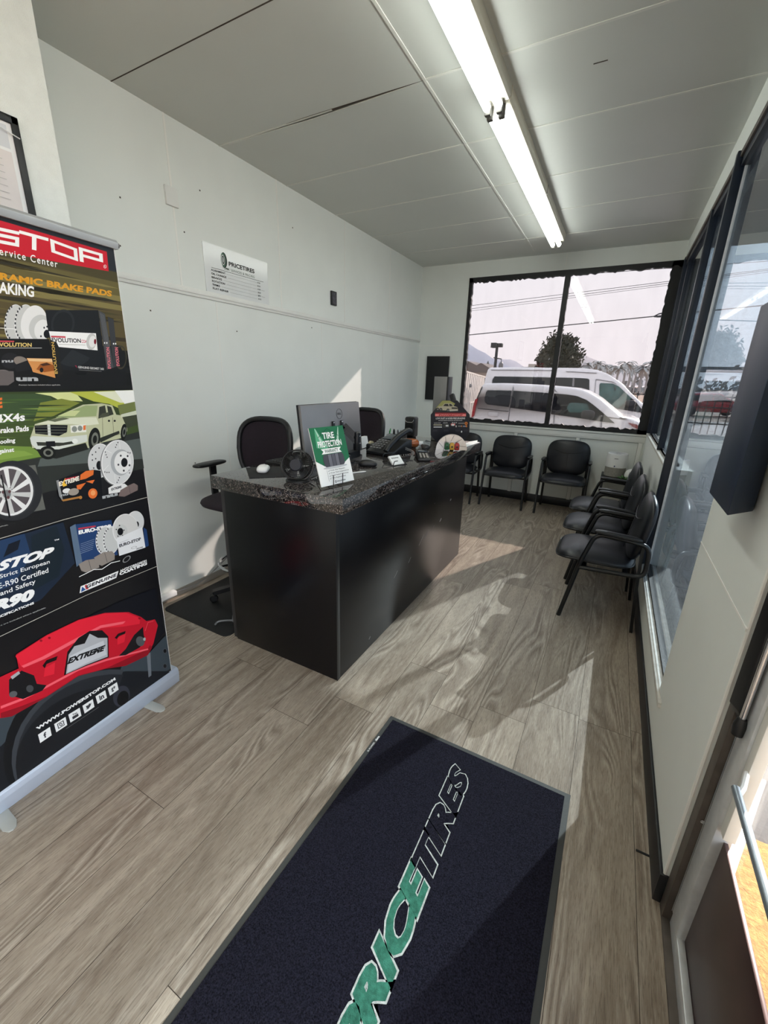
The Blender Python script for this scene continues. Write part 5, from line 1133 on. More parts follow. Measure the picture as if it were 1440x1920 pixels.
B.poly([(1070, 835), (1095, 850), (1112, 970), (1085, 985)], NAV); B.poly([(868, 918), (1062, 832), (1086, 985), (890, 1048)], ink((226, 228, 232))); B.text('EURO-STOP', (892, 985), (1054, 930), (888, 962), DG, None, .05); B.line([(892, 950), (960, 925)], .001, MG); B.ell((1000, 985), 22, 8, MG, -16, None, 0, 360, .8); B.text('GENUINE', (1018, 1002), (1068, 986), (1016, 992), DG, None, .03)
BP = ink((142, 134, 128)); B.poly([(585, 1110), (640, 1080), (700, 1070), (735, 1090), (740, 1135), (640, 1172), (605, 1160)], BP); B.poly([(700, 1060), (770, 1020), (835, 1012), (856, 1035), (855, 1075), (760, 1122), (725, 1110)], BP); B.line([(780, 1025), (800, 1095)], .0014, DG); B.line([(660, 1080), (680, 1155)], .0014, DG)
B.line([(588, 1205), (700, 1150), (760, 1148), (830, 1100), (895, 1085)], .003, W_); B.ell((945, 1072), 36, 18, MG, -40, None, 0, 360, .75)
B.poly([(592, 1328), (600, 1276), (884, 1160), (868, 1212)], W_); B.poly([(602, 1320), (610, 1278), (640, 1300)], ink((40, 84, 150))); B.poly([(630, 1270), (645, 1262), (660, 1296), (640, 1300)], ink((190, 50, 60))); B.text('GENUINE', (640, 1294), (866, 1202), (644, 1266), DG, None, .05, 1.1)
B.text('ANTICORROSION', (896, 1170), (1096, 1090), (892, 1154), W_, None, .04); B.text('COATING', (892, 1196), (1098, 1114), (890, 1172), W_, None, .06)
# --- caliper panel
B.px = Z3
B.line([(EXT, 1290), (0, 508), (620, 212), (1180, -18)], .0022, LW)
B.poly([(560, 400), (880, 250), (1120, 160), (1180, 480), (1000, 700)], ink((16, 18, 26)))
B.poly([(-700, 1500), (0, 1090), (600, 720), (1060, 640), (1190, 500), (1225, 740), (1000, 900), (0, 1680), (-700, 2150)], ink((58, 68, 76))); B.poly([(-700, 1650), (0, 1300), (300, 1000), (700, 790), (900, 760), (1200, 760), (1228, 770), (0, 1690), (-700, 2160)], ink((24, 27, 33)))
B.ell((690, 1270), 700, 560, ink((16, 18, 22)), -28, None, 150, 310); B.ell((700, 1290), 650, 510, ink((58, 62, 68)), -28, None, 150, 310); B.ell((705, 1300), 620, 486, ink((36, 39, 45)), -28, None, 150, 310); B.ell((640, 1330), 560, 420, ink((24, 26, 31)), -28, None, 150, 310)
B.poly([(180, 1500), (500, 1060), (900, 860), (1060, 900), (930, 1000), (320, 1410)], ink((26, 28, 33))); B.ell((870, 940), 58, 78, ink((52, 54, 64)), 20); B.ell((880, 955), 40, 56, ink((14, 15, 18)), 20)
for c in ((1183, 615), (1183, 723)): B.ell(c, 16, 20, ink((70, 74, 82))); B.ell(c, 11, 14, ink((14, 15, 18)))
B.poly([(1052, 640), (1078, 625), (1085, 790), (1065, 805)], ink((110, 116, 124)))
R1_ = ink((196, 22, 44)); R2_ = ink((226, 34, 56)); R3_ = ink((146, 14, 32)); R4_ = ink((244, 96, 110)); R5_ = ink((108, 10, 26))
B.poly([(-300, 880), (0, 800), (130, 740), (110, 640), (330, 500), (560, 390), (750, 340), (920, 335), (1010, 370), (1050, 400), (1110, 388), (1132, 430), (1100, 560), (1060, 640), (900, 720), (760, 740), (560, 790), (330, 940), (80, 1080), (0, 1095), (-300, 1180)], R1_)
B.poly([(106, 650), (330, 505), (560, 395), (750, 345), (900, 338), (1005, 378), (1000, 420), (880, 440), (700, 450), (500, 560), (300, 660), (150, 730)], R2_)
B.poly([(150, 722), (300, 655), (500, 545), (720, 430), (900, 400), (880, 420), (720, 450), (520, 560), (320, 670), (165, 735)], R4_)
B.poly([(330, 940), (560, 790), (760, 738), (1060, 600), (1075, 570), (1090, 590), (1060, 645), (900, 722), (760, 742), (560, 795), (330, 945), (80, 1085), (0, 1098), (0, 1060), (150, 1010)], R3_)
B.poly([(0, 1010), (160, 950), (330, 862), (560, 740), (760, 672), (1060, 596), (1064, 606), (760, 686), (560, 756), (330, 880), (160, 968), (0, 1030)], R4_)
B.poly([(60, 820), (150, 755), (240, 790), (260, 850), (330, 860), (300, 900), (160, 960), (60, 930)], ink((20, 20, 24))); B.poly([(70, 800), (130, 758), (140, 776), (84, 818)], SLV); B.ell((210, 885), 26, 26, ink((70, 72, 76))); B.ell((90, 925), 30, 22, ink((90, 92, 96)), -20)
B.poly([(900, 600), (960, 500), (1025, 440), (1030, 500), (1045, 540), (1000, 590), (900, 645), (850, 650)], ink((24, 22, 26))); B.ell((1005, 545), 30, 36, ink((84, 86, 90)), -20); B.ell((1036, 530), 10, 12, SLV)
B.poly([(1040, 405), (1110, 386), (1132, 430), (1100, 560), (1040, 560), (1050, 470)], R1_); B.line([(1040, 470), (1060, 410), (1100, 400)], .002, R4_)
B.poly([(455, 790), (480, 620), (560, 520), (640, 470), (730, 465), (775, 510), (778, 660), (620, 720)], ink((20, 18, 22))); B.poly([(470, 780), (490, 640), (530, 580), (605, 560), (640, 490), (660, 500), (700, 520), (768, 520), (770, 655), (620, 712)], ink((176, 178, 184)))
B.poly([(480, 770), (500, 650), (600, 600), (740, 540), (762, 640), (620, 700)], ink((200, 202, 208)))
B.text('EXTREME', (478, 712), (750, 610), (484, 668), INK, None, .06, 1, .25); B.line([(575, 640), (750, 574)], .004, INK)
for pl_ in ([(300, 720), (330, 680), (410, 650), (400, 680), (330, 708), (318, 740)], [(820, 520), (845, 490), (900, 470), (895, 490), (850, 508), (840, 530)]): B.poly(pl_, ink((24, 10, 14)))
B.poly([(318, 735), (392, 695), (385, 780), (310, 800)], R2_); B.poly([(840, 520), (900, 490), (890, 550), (840, 570)], R2_)
for p in ((290, 540), (350, 520), (1000, 380)): B.ell(p, 10, 8, R3_)
B.text('WWW.POWERSTOP.COM', (262, 1186), (828, 822), (252, 1166), W_, None, .06, 1.05)
ics = [((268, 1216), (354, 1160)), ((384, 1140), (466, 1088)), ((486, 1072), (568, 1022)), ((588, 1008), (662, 960)), ((682, 940), (752, 896)), ((770, 882), (836, 838))]
for (a_, b_), g_ in zip(ics, ('f', 'o', 'Y', 't', 'in', 'g+')):
    dx, dy = b_[0]-a_[0], b_[1]-a_[1]; hx, hy = 16, 60-6*(a_[0]-268)/500
    B.poly([a_, b_, (b_[0]+hx*.8, b_[1]+hy), (a_[0]+hx, a_[1]+hy)], W_)
    pt = lambda u, v: (a_[0]+dx*u+hx*(1-v), a_[1]+dy*u+hy*(1-v))
    if g_ in ('f', 'in', 'g+'): B.text(g_, pt(.28 if len(g_) > 1 else .38, .2), pt(.74 if len(g_) > 1 else .62, .2), pt(.28 if len(g_) > 1 else .38, .8), DG, None, .04)
    elif g_ == 'o':
        B.poly([pt(.22, .2), pt(.78, .2), pt(.78, .8), pt(.22, .8)], DG); B.poly([pt(.29, .28), pt(.71, .28), pt(.71, .72), pt(.29, .72)], W_); B.ell(pt(.5, .5), 12, 11, DG, -25); B.ell(pt(.5, .5), 6, 6, W_, -25)
    elif g_ == 'Y':
        B.text('You', pt(.30, .55), pt(.70, .55), pt(.30, .8), DG, None, .03); B.poly([pt(.24, .18), pt(.76, .18), pt(.76, .5), pt(.24, .5)], DG)
    else:
        B.poly([pt(.18, .3), pt(.45, .25), pt(.68, .45), pt(.82, .72), pt(.7, .66), pt(.62, .78), pt(.50, .66), pt(.25, .72), pt(.30, .52), pt(.22, .48), pt(.36, .38)], DG)
B.line([(470, 1174), (705, 1018)], .0012, MG)
B.build('printed_graphics', film)
# white selvedge along the right edge
mb = MB(); mb.poly_prism([R0-Vb*.0, R0+Vb*HB, R0+Vb*HB-Ub*.0016, R0-Ub*.0016], Nb*.0012, M_PAPER); mb.build('edge_strip', film)
# ------------------------------------------------------------------ outside: car park, vans, fence, street
def ground_mat():
    m = bpy.data.materials.new('car_park_ground'); nt, b = nodes(m); L = nt.links.new; N = nt.nodes.new
    tc = N('ShaderNodeTexCoord'); n = N('ShaderNodeTexNoise'); n.inputs['Scale'].default_value = .8; n.inputs['Detail'].default_value = 8; L(tc.outputs['Object'], n.inputs['Vector'])
    r = N('ShaderNodeValToRGB'); e = r.color_ramp.elements; e[0].position = .35; e[0].color = rgb((128, 123, 120)); e[1].position = .65; e[1].color = rgb((156, 150, 146)); L(n.outputs['Fac'], r.inputs['Fac'])
    L(r.outputs[0], b.inputs['Base Color']); b.inputs['Roughness'].default_value = .9
    n2 = N('ShaderNodeTexNoise'); n2.inputs['Scale'].default_value = 90; L(tc.outputs['Object'], n2.inputs['Vector']); bp = N('ShaderNodeBump'); bp.inputs['Strength'].default_value = .4; bp.inputs['Distance'].default_value = .01
    L(n2.outputs['Fac'], bp.inputs['Height']); L(bp.outputs[0], b.inputs['Normal']); return m
M_GRD = ground_mat(); M_PAVE = mat('dark_concrete_pavement', (98, 94, 95), .85, var=.18, scale=5, bump=.35, bscale=70)
M_FIELD = mat('dry_brown_field', (158, 136, 122), .95, var=.2, scale=.15)
mb = MB(); mb.box(-70, 70, -30, 30, GZ-.2, GZ, M_GRD); struct(mb.build('ground'), 'grey asphalt car park outside the rear window', 'ground')
mb = MB(); mb.box(-220, 320, 30, 420, GZ-.25, GZ-.02, M_FIELD); struct(mb.build('field'), 'dry brown open field beyond the car park', 'ground')
mb = MB(); mb.box(XR+.15, 2.6, 1.7, 14, GZ, -.13, M_PAVE, .01)
for y in (2.75, 3.9, 5.3, 7.0): mb.box(XR+.16, 2.6, y-.008, y+.008, -.135, -.1285, mat('pavement_joint', (44, 42, 43), .9))
struct(mb.build('pavement'), 'dark concrete pavement outside the right window', 'pavement')
mb = MB(); mb.poly_prism([(.53, 1.28, GZ), (.60, 1.36, GZ), (.86, 2.02, GZ), (.53, 2.02, GZ)], (0, 0, -GZ-.08), mat('white_painted_concrete', (226, 222, 212), .7, var=.12, scale=14, bump=.3, bscale=50), .006); struct(mb.build('step'), 'white painted concrete plinth outside beside the glass door', 'step')
mb = MB(); mb.box(XR+.10, 3.2, -8, 1.7, GZ, -.10, mat('tan_coarse_matting', (156, 118, 70), .95, var=.35, scale=60, bump=.9, bscale=140), .01); struct(mb.build('pavement'), 'tan coarse textured paving outside the glass door', 'pavement')

M_VAN = mat('white_van_paint', (232, 231, 234), .28, var=.02, coat=.5); M_VGL = mat('dark_van_glass', (24, 26, 31), .06, var=.15, spec=.35); M_VGT = mat('green_tinted_glass', (62, 92, 90), .06, var=.45, scale=4, spec=.35)
M_TYRE = mat('tyre_rubber', (24, 24, 25), .8); M_TAIL = mat('red_tail_light', (150, 22, 34), .2, spec=.7); M_LINE = mat('door_gap', (92, 92, 98), .6); M_DKTRIM = mat('dark_trim', (38, 38, 42), .5)
ZA = lambda x, y: (860+x/6.545, 640+y/6.545)
ZB = lambda x, y: (1060+x/7.2, 640+y/7.2)
def van(label, Y, W, lower, upper, tum, glassp, extra, wheels, mirror, zbelt):
    """a van standing sideways; outlines are (x, z) pairs measured on its near side"""
    cx = sum(p[0] for p in lower)/len(lower); t = thing('van', label, 'van', (cx, Y+W/2, GZ), 0, None)
    zt = max(p[1] for p in upper)
    def side(p): return Y+tum*max(0, p[1]-zbelt)/(zt-zbelt)
    bm = bmesh.new()
    def prism(pts):
        a = [bm.verts.new((p[0], side(p), p[1])) for p in pts]; b = [bm.verts.new((p[0], 2*Y+W-side(p), p[1])) for p in pts]; n = len(pts); bm.faces.new(a); bm.faces.new(b[::-1])
        for i in range(n): bm.faces.new((a[(i+1) % n], a[i], b[i], b[(i+1) % n]))
    prism(lower); prism(upper); bmesh.ops.remove_doubles(bm, verts=bm.verts[:], dist=.001); bmesh.ops.recalc_face_normals(bm, faces=bm.faces[:])
    sharp = [e for e in bm.edges if len(e.link_faces) == 2 and e.calc_face_angle(0) > .6]
    bmesh.ops.bevel(bm, geom=sharp, offset=.06, segments=4, profile=.5, affect='EDGES')
    mb = MB(); mb.frombm(bm, M_VAN); mb.build('body', t, 50)
    def panel(pts, m, name, off=.022, th=.02):
        mb = MB(); q = [Vector((p[0], side(p)-off, p[1])) for p in pts]; mb.poly_prism(q, (0, th+.02, 0), m, .0); return mb.build(name, t, 20)
    for pts, m, nm in glassp: panel(pts, m, nm)
    for pts, m, nm in extra: panel(pts, m, nm, .027)
    for x in wheels:
        for yy, d in ((Y-.012, 1), (Y+W+.012, -1)):
            mb = MB(); F_ = frame((x, yy, GZ+.335), (1, 0, 0), (0, 0, 1), (0, d, 0)); F_ = frame((x, yy, GZ+.335), (1, 0, 0), (0, 0, -d), (0, d, 0))
            mb.lathe([(.19, .02), (.21, .0), (.31, .0), (.335, .04), (.335, .20), (.2, .22), (0, .22)], M_TYRE, 28, F_); mb.lathe([(0, .015), (.05, .01), (.19, .025)], M_GREY, 20, F_); mb.build('wheel', t)
    mb = MB(); p = mirror; mb.pillow(.30, .16, .22, M_DKTRIM, Matrix.Translation((p[0], side(p)-.16, p[1])), 3, 3, 20); mb.tube([(p[0], side(p)-.08, p[1]), (p[0]+.05, side(p)+.02, p[1]-.02)], .03, M_DKTRIM, 8); mb.build('wing_mirror', t)
    return t
Y1 = 11.5; c1 = lambda f, a, b: (lambda p: (p.x, p.z))(on(*f(a, b), 'y', Y1))
a1 = [c1(ZA, *p) for p in ((262, 552), (275, 527), (300, 516), (500, 513), (800, 526), (1110, 546))]+[c1(ZB, *p) for p in ((0, 620), (150, 636), (250, 664), (330, 702), (470, 782), (600, 892), (740, 1010))]
belt = [c1(ZA, 205, 720), c1(ZB, 775, 1035)]
up1 = [belt[0]]+a1+[belt[1]]
nose = [c1(ZB, 900, 1050), c1(ZB, 1110, 1135), c1(ZB, 1160, 1190), c1(ZB, 1185, 1300)]
lo1 = [belt[1]]+nose+[(nose[-1][0]+.06, .05), (nose[-1][0], GZ+.22), (belt[0][0]+.02, GZ+.22), (belt[0][0]-.20, .0), c1(ZA, 150, 940), belt[0]]
gl1 = [([c1(ZA, *p) for p in ((345, 600), (640, 606), (612, 806), (350, 775), (318, 745), (312, 700), (325, 625))], M_VGL, 'side_window'),
       ([c1(ZA, *p) for p in ((662, 606), (1112, 636), (1140, 640), (1105, 880), (1075, 872), (632, 815))], M_VGL, 'side_window'),
       ([c1(ZA, *p) for p in ((1165, 640), (1300, 652))]+[c1(ZB, *p) for p in ((0, 716), (150, 738), (285, 792), (395, 872), (520, 975), (668, 1105), (480, 1082), (0, 1008))]+[c1(ZA, *p) for p in ((1132, 892),)], M_VGL, 'side_window')]
ex1 = [([c1(ZA, *p) for p in ((268, 556), (276, 560), (222, 700), (206, 720))], M_DKTRIM, 'rear_window_edge'), ([c1(ZA, *p) for p in ((196, 712), (230, 702), (210, 800), (192, 910), (156, 944), (178, 800))], M_TAIL, 'tail_light'),
       ([c1(ZA, *p) for p in ((236, 820), (612, 858), (612, 864), (236, 828))], M_DKTRIM, 'door_rail'), ([c1(ZA, *p) for p in ((655, 560), (660, 560), (612, 975), (606, 975))], M_LINE, 'door_seam'),
       ([c1(ZA, *p) for p in ((1170, 905), (1176, 905), (1168, 1030), (1162, 1030))], M_LINE, 'door_seam'), ([c1(ZB, *p) for p in ((488, 1092), (492, 1092), (484, 1180), (480, 1180))], M_LINE, 'door_seam'),
       ([c1(ZA, *p) for p in ((1160, 590), (1166, 588), (1205, 626), (1198, 628))], M_LINE, 'roof_seam'),
       ([c1(ZA, *p) for p in ((375, 866), (480, 872), (486, 880), (480, 920), (375, 912), (368, 904), (368, 872))], mat('fuel_flap_paint', (214, 213, 216), .3), 'fuel_flap'),
       ([c1(ZB, *p) for p in ((60, 830), (290, 838), (330, 930), (200, 960), (60, 960), (20, 900))], M_VGT, 'seen_through_cab'),
       ([c1(ZB, *p) for p in ((852, 1098), (960, 1120), (1010, 1160), (1040, 1222), (960, 1175), (900, 1145))], mat('head_lamp_amber', (150, 84, 84), .15, spec=.8), 'head_lamp')]
van('small white passenger van parked nearest the rear window', Y1, 1.8, lo1, up1, .16, gl1, ex1, (belt[0][0]+.75, nose[-1][0]-.75), c1(ZB, 310, 985), min(belt[0][1], belt[1][1]))
Y2 = 15.0; c2 = lambda f, a, b: (lambda p: (p.x, p.z))(on(*f(a, b), 'y', Y2))
a2 = [c2(ZA, *p) for p in ((318, 410), (335, 345), (362, 318), (700, 314), (1150, 322))]+[c2(ZB, *p) for p in ((0, 354), (230, 358), (430, 384), (570, 436), (700, 522), (775, 578), (880, 690), (1000, 805))]
bl2 = [c2(ZA, 300, 520), c2(ZB, 1055, 850)]
n2 = [c2(ZB, 1185, 880), c2(ZB, 1300, 960), c2(ZB, 1330, 1080)]
lo2 = [bl2[1]]+n2+[(n2[-1][0], GZ+.25), (bl2[0][0]-.05, GZ+.25), bl2[0]]
gl2 = [([c2(ZA, *p) for p in ((428, 430), (640, 432))]+[c2(ZB, *p) for p in ((0, 490), (130, 492))]+[c2(ZB, *p) for p in ((300, 502), (322, 520), (322, 665), (240, 640))]+[c2(ZA, *p) for p in ((1120, 560), (402, 520), (404, 470))], M_VGL, 'side_window'),
       ([c2(ZB, *p) for p in ((475, 562), (640, 570), (720, 606), (900, 772), (850, 800), (700, 905), (560, 870), (457, 800), (457, 585))], M_VGT, 'cab_window'),
       ([c2(ZB, *p) for p in ((900, 772), (935, 795), (1075, 970), (880, 940), (690, 908), (850, 800))], M_VGL, 'quarter_window')]
ex2 = [([c2(ZB, *p) for p in ((408, 515), (413, 515), (395, 720), (390, 720))], M_LINE, 'door_seam'), ([c2(ZA, *p) for p in ((380, 346), (1140, 352), (1140, 357), (380, 351))], M_LINE, 'roof_seam'), ([c2(ZB, *p) for p in ((0, 402), (420, 424), (420, 430), (0, 408))], M_LINE, 'roof_seam'),
       ([c2(ZB, *p) for p in ((412, 508), (640, 545), (700, 580), (640, 552), (412, 516))], M_LINE, 'door_seam'), ([c2(ZB, *p) for p in ((660, 620), (680, 622), (690, 905), (660, 895))], M_DKTRIM, 'window_bar'),
       ([c2(ZB, *p) for p in ((95, 492), (120, 492), (115, 610), (88, 605))], M_GREY, 'window_bar')]
van('tall white high roofed van parked behind the small van', Y2, 2.0, lo2, [bl2[0]]+a2+[bl2[1]], .22, gl2, ex2, (bl2[0][0]+1.2, n2[-1][0]-.9), c2(ZB, 870, 840), min(bl2[0][1], bl2[1][1]))

# white bar fence at the left
fa, fb = on(864, 694, 'y', 13.2), on(908, 706.5, 'y', 19.0)
t = thing('bar_fence', 'white upright bar fence left of the vans', 'fence', ((fa.x+fb.x)/2, 16, GZ)); M_FEN = mat('cream_fence_paint', (214, 206, 198), .5)
d = (fb-fa); ext = fa-d*.5
mb = MB(); mb.strap([ext, fb+d*.2], .05, .05, (0, 0, 1), M_FEN); mb.strap([Vector((ext.x, ext.y, .75)), Vector((fb.x, fb.y, .75))], .05, .04, (0, 0, 1), M_FEN); mb.strap([Vector((ext.x, ext.y, GZ+.2)), Vector((fb.x, fb.y, GZ+.2))], .05, .04, (0, 0, 1), M_FEN); mb.build('rail', t)
nb = 22
for k in range(nb):
    p = ext+(fb-ext)*(k/(nb-1)); mb = MB(); mb.box(p.x-.0175, p.x+.0175, p.y-.05, p.y+.05, GZ, p.z+.02, M_FEN, .004); mb.build('bar', t)
q_ = on(ZA(150, 545)[0], ZA(150, 545)[1], 'y', 15.2); mb = MB(); mb.lathe([(0, -.06), (.05, -.05), (.06, 0), (.04, .06), (0, .07)], M_GREY, 14, Matrix.Translation((q_.x, q_.y-.05, q_.z))); mb.build('latch', t)
# dark picket fence at the right
t = thing('picket_fence', 'dark iron picket fence beyond the white vans', 'fence', (3.2, 22, GZ)); M_IRN = mat('dark_iron', (44, 38, 38), .5)
f0, f1 = on(1180, 733, 'y', 22.0), on(1262, 745, 'y', 22.0); f1b = Vector((f0.x+9, 22.0, f0.z))
mb = MB(); mb.strap([f0-Vector((6, 0, .12)), f1b-Vector((0, 0, .12))], .05, .03, (0, 0, 1), M_IRN); mb.strap([f0-Vector((6, 0, .55)), f1b-Vector((0, 0, .55))], .05, .03, (0, 0, 1), M_IRN); mb.strap([f0-Vector((6, 0, 1.2)), f1b-Vector((0, 0, 1.2))], .05, .03, (0, 0, 1), M_IRN); mb.build('rail', t)
for k in range(60):
    x = f0.x-6+15*k/59; mb = MB(); mb.box(x-.018, x+.018, 21.985, 22.015, GZ, f0.z+(.0 if k % 8 else .12), M_IRN); mb.build('picket', t)
# street light, tree, field poles
def pole_light(label, px, py_top, py_base, Yd, w, double):
    b = on(px, py_base, 'y', Yd); tp = on(px, py_top, 'y', Yd); t = thing('street_light', label, 'street light', (b.x, Yd, GZ))
    mb = MB(); mb.lathe([(w, GZ), (w*.8, tp.z-.05), (0, tp.z-.05)], M_DKTRIM, 12, Matrix.Translation((b.x, Yd, 0))); mb.lathe([(w*2.5, GZ), (w*2.5, GZ+.3), (w, GZ+.35)], M_GREY, 12, Matrix.Translation((b.x, Yd, 0))); mb.build('pole', t)
    for s in ((-1, 1) if double else (1,)):
        mb = MB(); mb.box(b.x+s*w*.5, b.x+s*(w*.5+2.6*w), Yd-.2, Yd+.2, tp.z-w*1.2, tp.z+w*.9, M_DKTRIM, w*.3); mb.build('lamp_head', t)
    return t, tp
t, tp = pole_light('double headed dark street light left of the tree', 928, 647, 690, 34, .13, True)
mb = MB(); mb.pillow(.35, .35, .6, M_GREY, Matrix.Translation((tp.x+.62, 34, tp.z-1.5)), 2.2, 2.2, 14); mb.tube([(tp.x, 34, tp.z-.9), (tp.x+.6, 34, tp.z-1.0), (tp.x+.62, 34, tp.z-1.3)], .04, M_DKTRIM, 6); mb.build('camera_dome', t)
pole_light('thin far street light at the right over the field', 1224, 663, 700, 95, .14, True)
M_LEAF = mat('dark_tree_leaves', (40, 46, 36), .7, var=.4, scale=2); M_BARK = mat('tree_bark', (62, 52, 46), .9, var=.2)
tc_, tr_ = on(1049, 668, 'y', 42), on(1089, 668, 'y', 42); rad = tr_.x-tc_.x
t = thing('tree', 'dark round leafy tree behind the vans', 'tree', (tc_.x, 42, GZ)); r = random.Random(21)
mb = MB(); V = []; Fc = []
for k in range(5200):
    u, th = r.uniform(-1, 1), r.uniform(0, 2*PI); s_ = math.sqrt(1-u*u); R_ = rad*(1+.10*math.sin(5*th+3*u)+.08*math.sin(11*th)+.06*math.sin(9*u))*r.uniform(.62, 1.04)
    c = Vector((tc_.x+R_*s_*math.cos(th)*1.02, 42+R_*s_*math.sin(th), tc_.z-.4+R_*u*(1.22 if u > 0 else .9))); n = Vector((r.uniform(-1, 1), r.uniform(-1, 1), r.uniform(-1, 1))).normalized(); a = n.orthogonal().normalized(); b = n.cross(a); z = r.uniform(.10, .24)
    o = len(V); V += [c-a*z, c+b*z*.5, c+a*z, c-b*z*.5]; Fc.append((o, o+1, o+2, o+3))
mb.add(V, Fc, M_LEAF); mb.build('foliage', t, smooth=False)
mb = MB(); mb.tube([(tc_.x, 42, GZ), (tc_.x+.1, 42, tc_.z-rad*.7), (tc_.x, 42, tc_.z)], [.28, .22, .12], M_BARK, 10)
for k in range(5): mb.tube([(tc_.x, 42, tc_.z-rad*.6), (tc_.x+rad*.6*math.cos(k*1.3), 42+rad*.5*math.sin(k*1.3), tc_.z+rad*.2)], [.12, .04], M_BARK, 7)
mb.build('trunk', t)
# power lines
M_WIRE = mat('dark_cable', (60, 60, 66), .6)
def wire(label, a, b, Yd, rad_, sag):
    A_, B_ = on(*a, 'y', Yd), on(*b, 'y', Yd); d = B_-A_; A_ = A_-d*.35; B_ = B_+d*.9; mb = MB()
    mb.tube([A_+(B_-A_)*(k/24)+Vector((0, 0, -sag*4*(k/24)*(1-k/24)+sag*.8)) for k in range(25)], rad_, M_WIRE, 6)
    return tag(mb.build('power_line'), label, 'power line')
wire('highest thin power line across the rear window sky', (884, 529), (1279, 501), 26, .012, .0)
wire('upper of the three close thin power lines', (884, 573), (1270, 525.5), 25, .011, .0)
wire('middle of the three close thin power lines', (884, 579), (1270, 529), 25.7, .011, .0)
wire('lowest of the three close thin power lines', (884, 583), (1270, 532.5), 26.4, .008, .0)
w_ = wire('thick dark power line running to an insulator', (880, 628), (1228, 593), 24, .022, .0)
i0, i1 = on(1226, 593.5, 'y', 23.95), on(1260, 588, 'y', 23.95); mb = MB(); dv = Vector((0, 0, .11))
mb.tube([i0, i0+(i1-i0)*.25+dv*.7, i1+dv], .028, M_WIRE, 8); mb.tube([i0, i0+(i1-i0)*.25-dv*.4, i1-dv], .028, M_WIRE, 8); mb.tube([i0+(i1-i0)*.75+dv*1.0, i0+(i1-i0)*.75-dv*.9], .022, M_WIRE, 8)
tag(mb.build('line_spacer'), 'long narrow cable spacer on the thick dark power line', 'line spacer')
# overpass with columns
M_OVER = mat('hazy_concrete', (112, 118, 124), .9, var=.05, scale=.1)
o0, o1 = on(1085, 685, 'y', 150), on(1085, 693, 'y', 150); t = thing('overpass', 'long pale grey elevated road across the far field', 'bridge', (30, 150, GZ))
mb = MB(); mb.box(on(1060, 690, 'y', 150).x, on(1440, 690, 'y', 150).x+260, 150, 160, o1.z, o0.z, M_OVER); mb.build('deck', t)
for k in range(14):
    x = on(1100, 690, 'y', 150).x+24*k; mb = MB(); mb.box(x-.9, x+.9, 152, 158, GZ, o1.z, M_OVER); mb.build('column', t)
# palms and hazy bushes at the field edge
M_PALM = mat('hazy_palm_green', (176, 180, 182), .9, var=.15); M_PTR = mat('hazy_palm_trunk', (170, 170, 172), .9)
def palm(h, seed):
    r = random.Random(seed); t = thing('palm_tree', '', 'palm tree', (0, 0, 0), 0, 'palms along the far field')
    mb = MB(); mb.tube([(0, 0, 0), (.15, 0, h*.5), (0, 0, h)], [.28, .2, .18], M_PTR, 8); mb.build('trunk', t)
    mb = MB()
    for k in range(26):
        a = r.uniform(0, 2*PI); el = r.uniform(-.5, 1.2); L_ = r.uniform(1.6, 2.3); dr = Vector((math.cos(a), math.sin(a), 0)); pts = []
        for i in range(6):
            s = i/5; pts.append(Vector((0, 0, h))+dr*L_*s*math.cos(el*(1-s*.6))+Vector((0, 0, L_*(math.sin(el)*s-.75*s*s))))
        w = dr.cross(Vector((0, 0, 1))); V = []
        for i, p in enumerate(pts): ww = .26*math.sin(PI*(.12+.85*i/5)); V += [p-w*ww+Vector((0, 0, -.10*i/5)), p, p+w*ww+Vector((0, 0, -.10*i/5))]
        Fc = []
        for i in range(5):
            for j in range(2): Fc.append((3*i+j, 3*i+j+1, 3*i+4+j, 3*i+3+j))
        mb.add(V, Fc, M_PALM)
    mb.build('fronds', t, smooth=False); return t
hb = on(1150, 726, 'y', 105)
p0 = palm(5.2, 1); first = True
nth = ('first', 'second', 'third', 'fourth', 'fifth', 'sixth', 'seventh', 'eighth', 'ninth', 'tenth', 'eleventh', 'twelfth')
for k, px in enumerate((1100, 1118, 1130, 1144, 1158, 1170, 1180, 1192, 1204, 1216, 1230, 1243)):
    p = on(px, 705, 'y', 92+7*(k % 4)); l = 'hazy far palm tree below the overpass, %s from the left in the row' % nth[k]; z = GZ-.02
    if first: p0.location = (p.x, p.y, z); p0['label'] = l; first = False
    else:
        c = copy_tree(p0, (p.x, p.y, z), k*1.1, l); c.scale = (1, 1, .92+.06*((k*7) % 4))
mb = MB(); r = random.Random(9); V = []; Fc = []
xa, xb = on(1040, 700, 'y', 125).x, on(1440, 700, 'y', 125).x+180
for k in range(2600):
    x = r.uniform(xa, xb); h = 2.6+1.2*math.sin(x*.35)+.8*math.sin(x*.9); c = Vector((x, 125+r.uniform(-2, 2), GZ+abs(r.gauss(0, .55))*h)); n = Vector((r.uniform(-1, 1), r.uniform(-1, 1), r.uniform(-.6, .6))).normalized(); a = n.orthogonal().normalized(); b = n.cross(a); z = r.uniform(.4, 1.0)
    o = len(V); V += [c-a*z, c+b*z*.6, c+a*z, c-b*z*.6]; Fc.append((o, o+1, o+2, o+3))
mb.add(V, Fc, mat('hazy_bush', (150, 152, 154), .9, var=.12)); tag(mb.build('bushes', smooth=False), 'hazy grey green bushes along the far edge of the field', 'bushes', None, 'stuff')
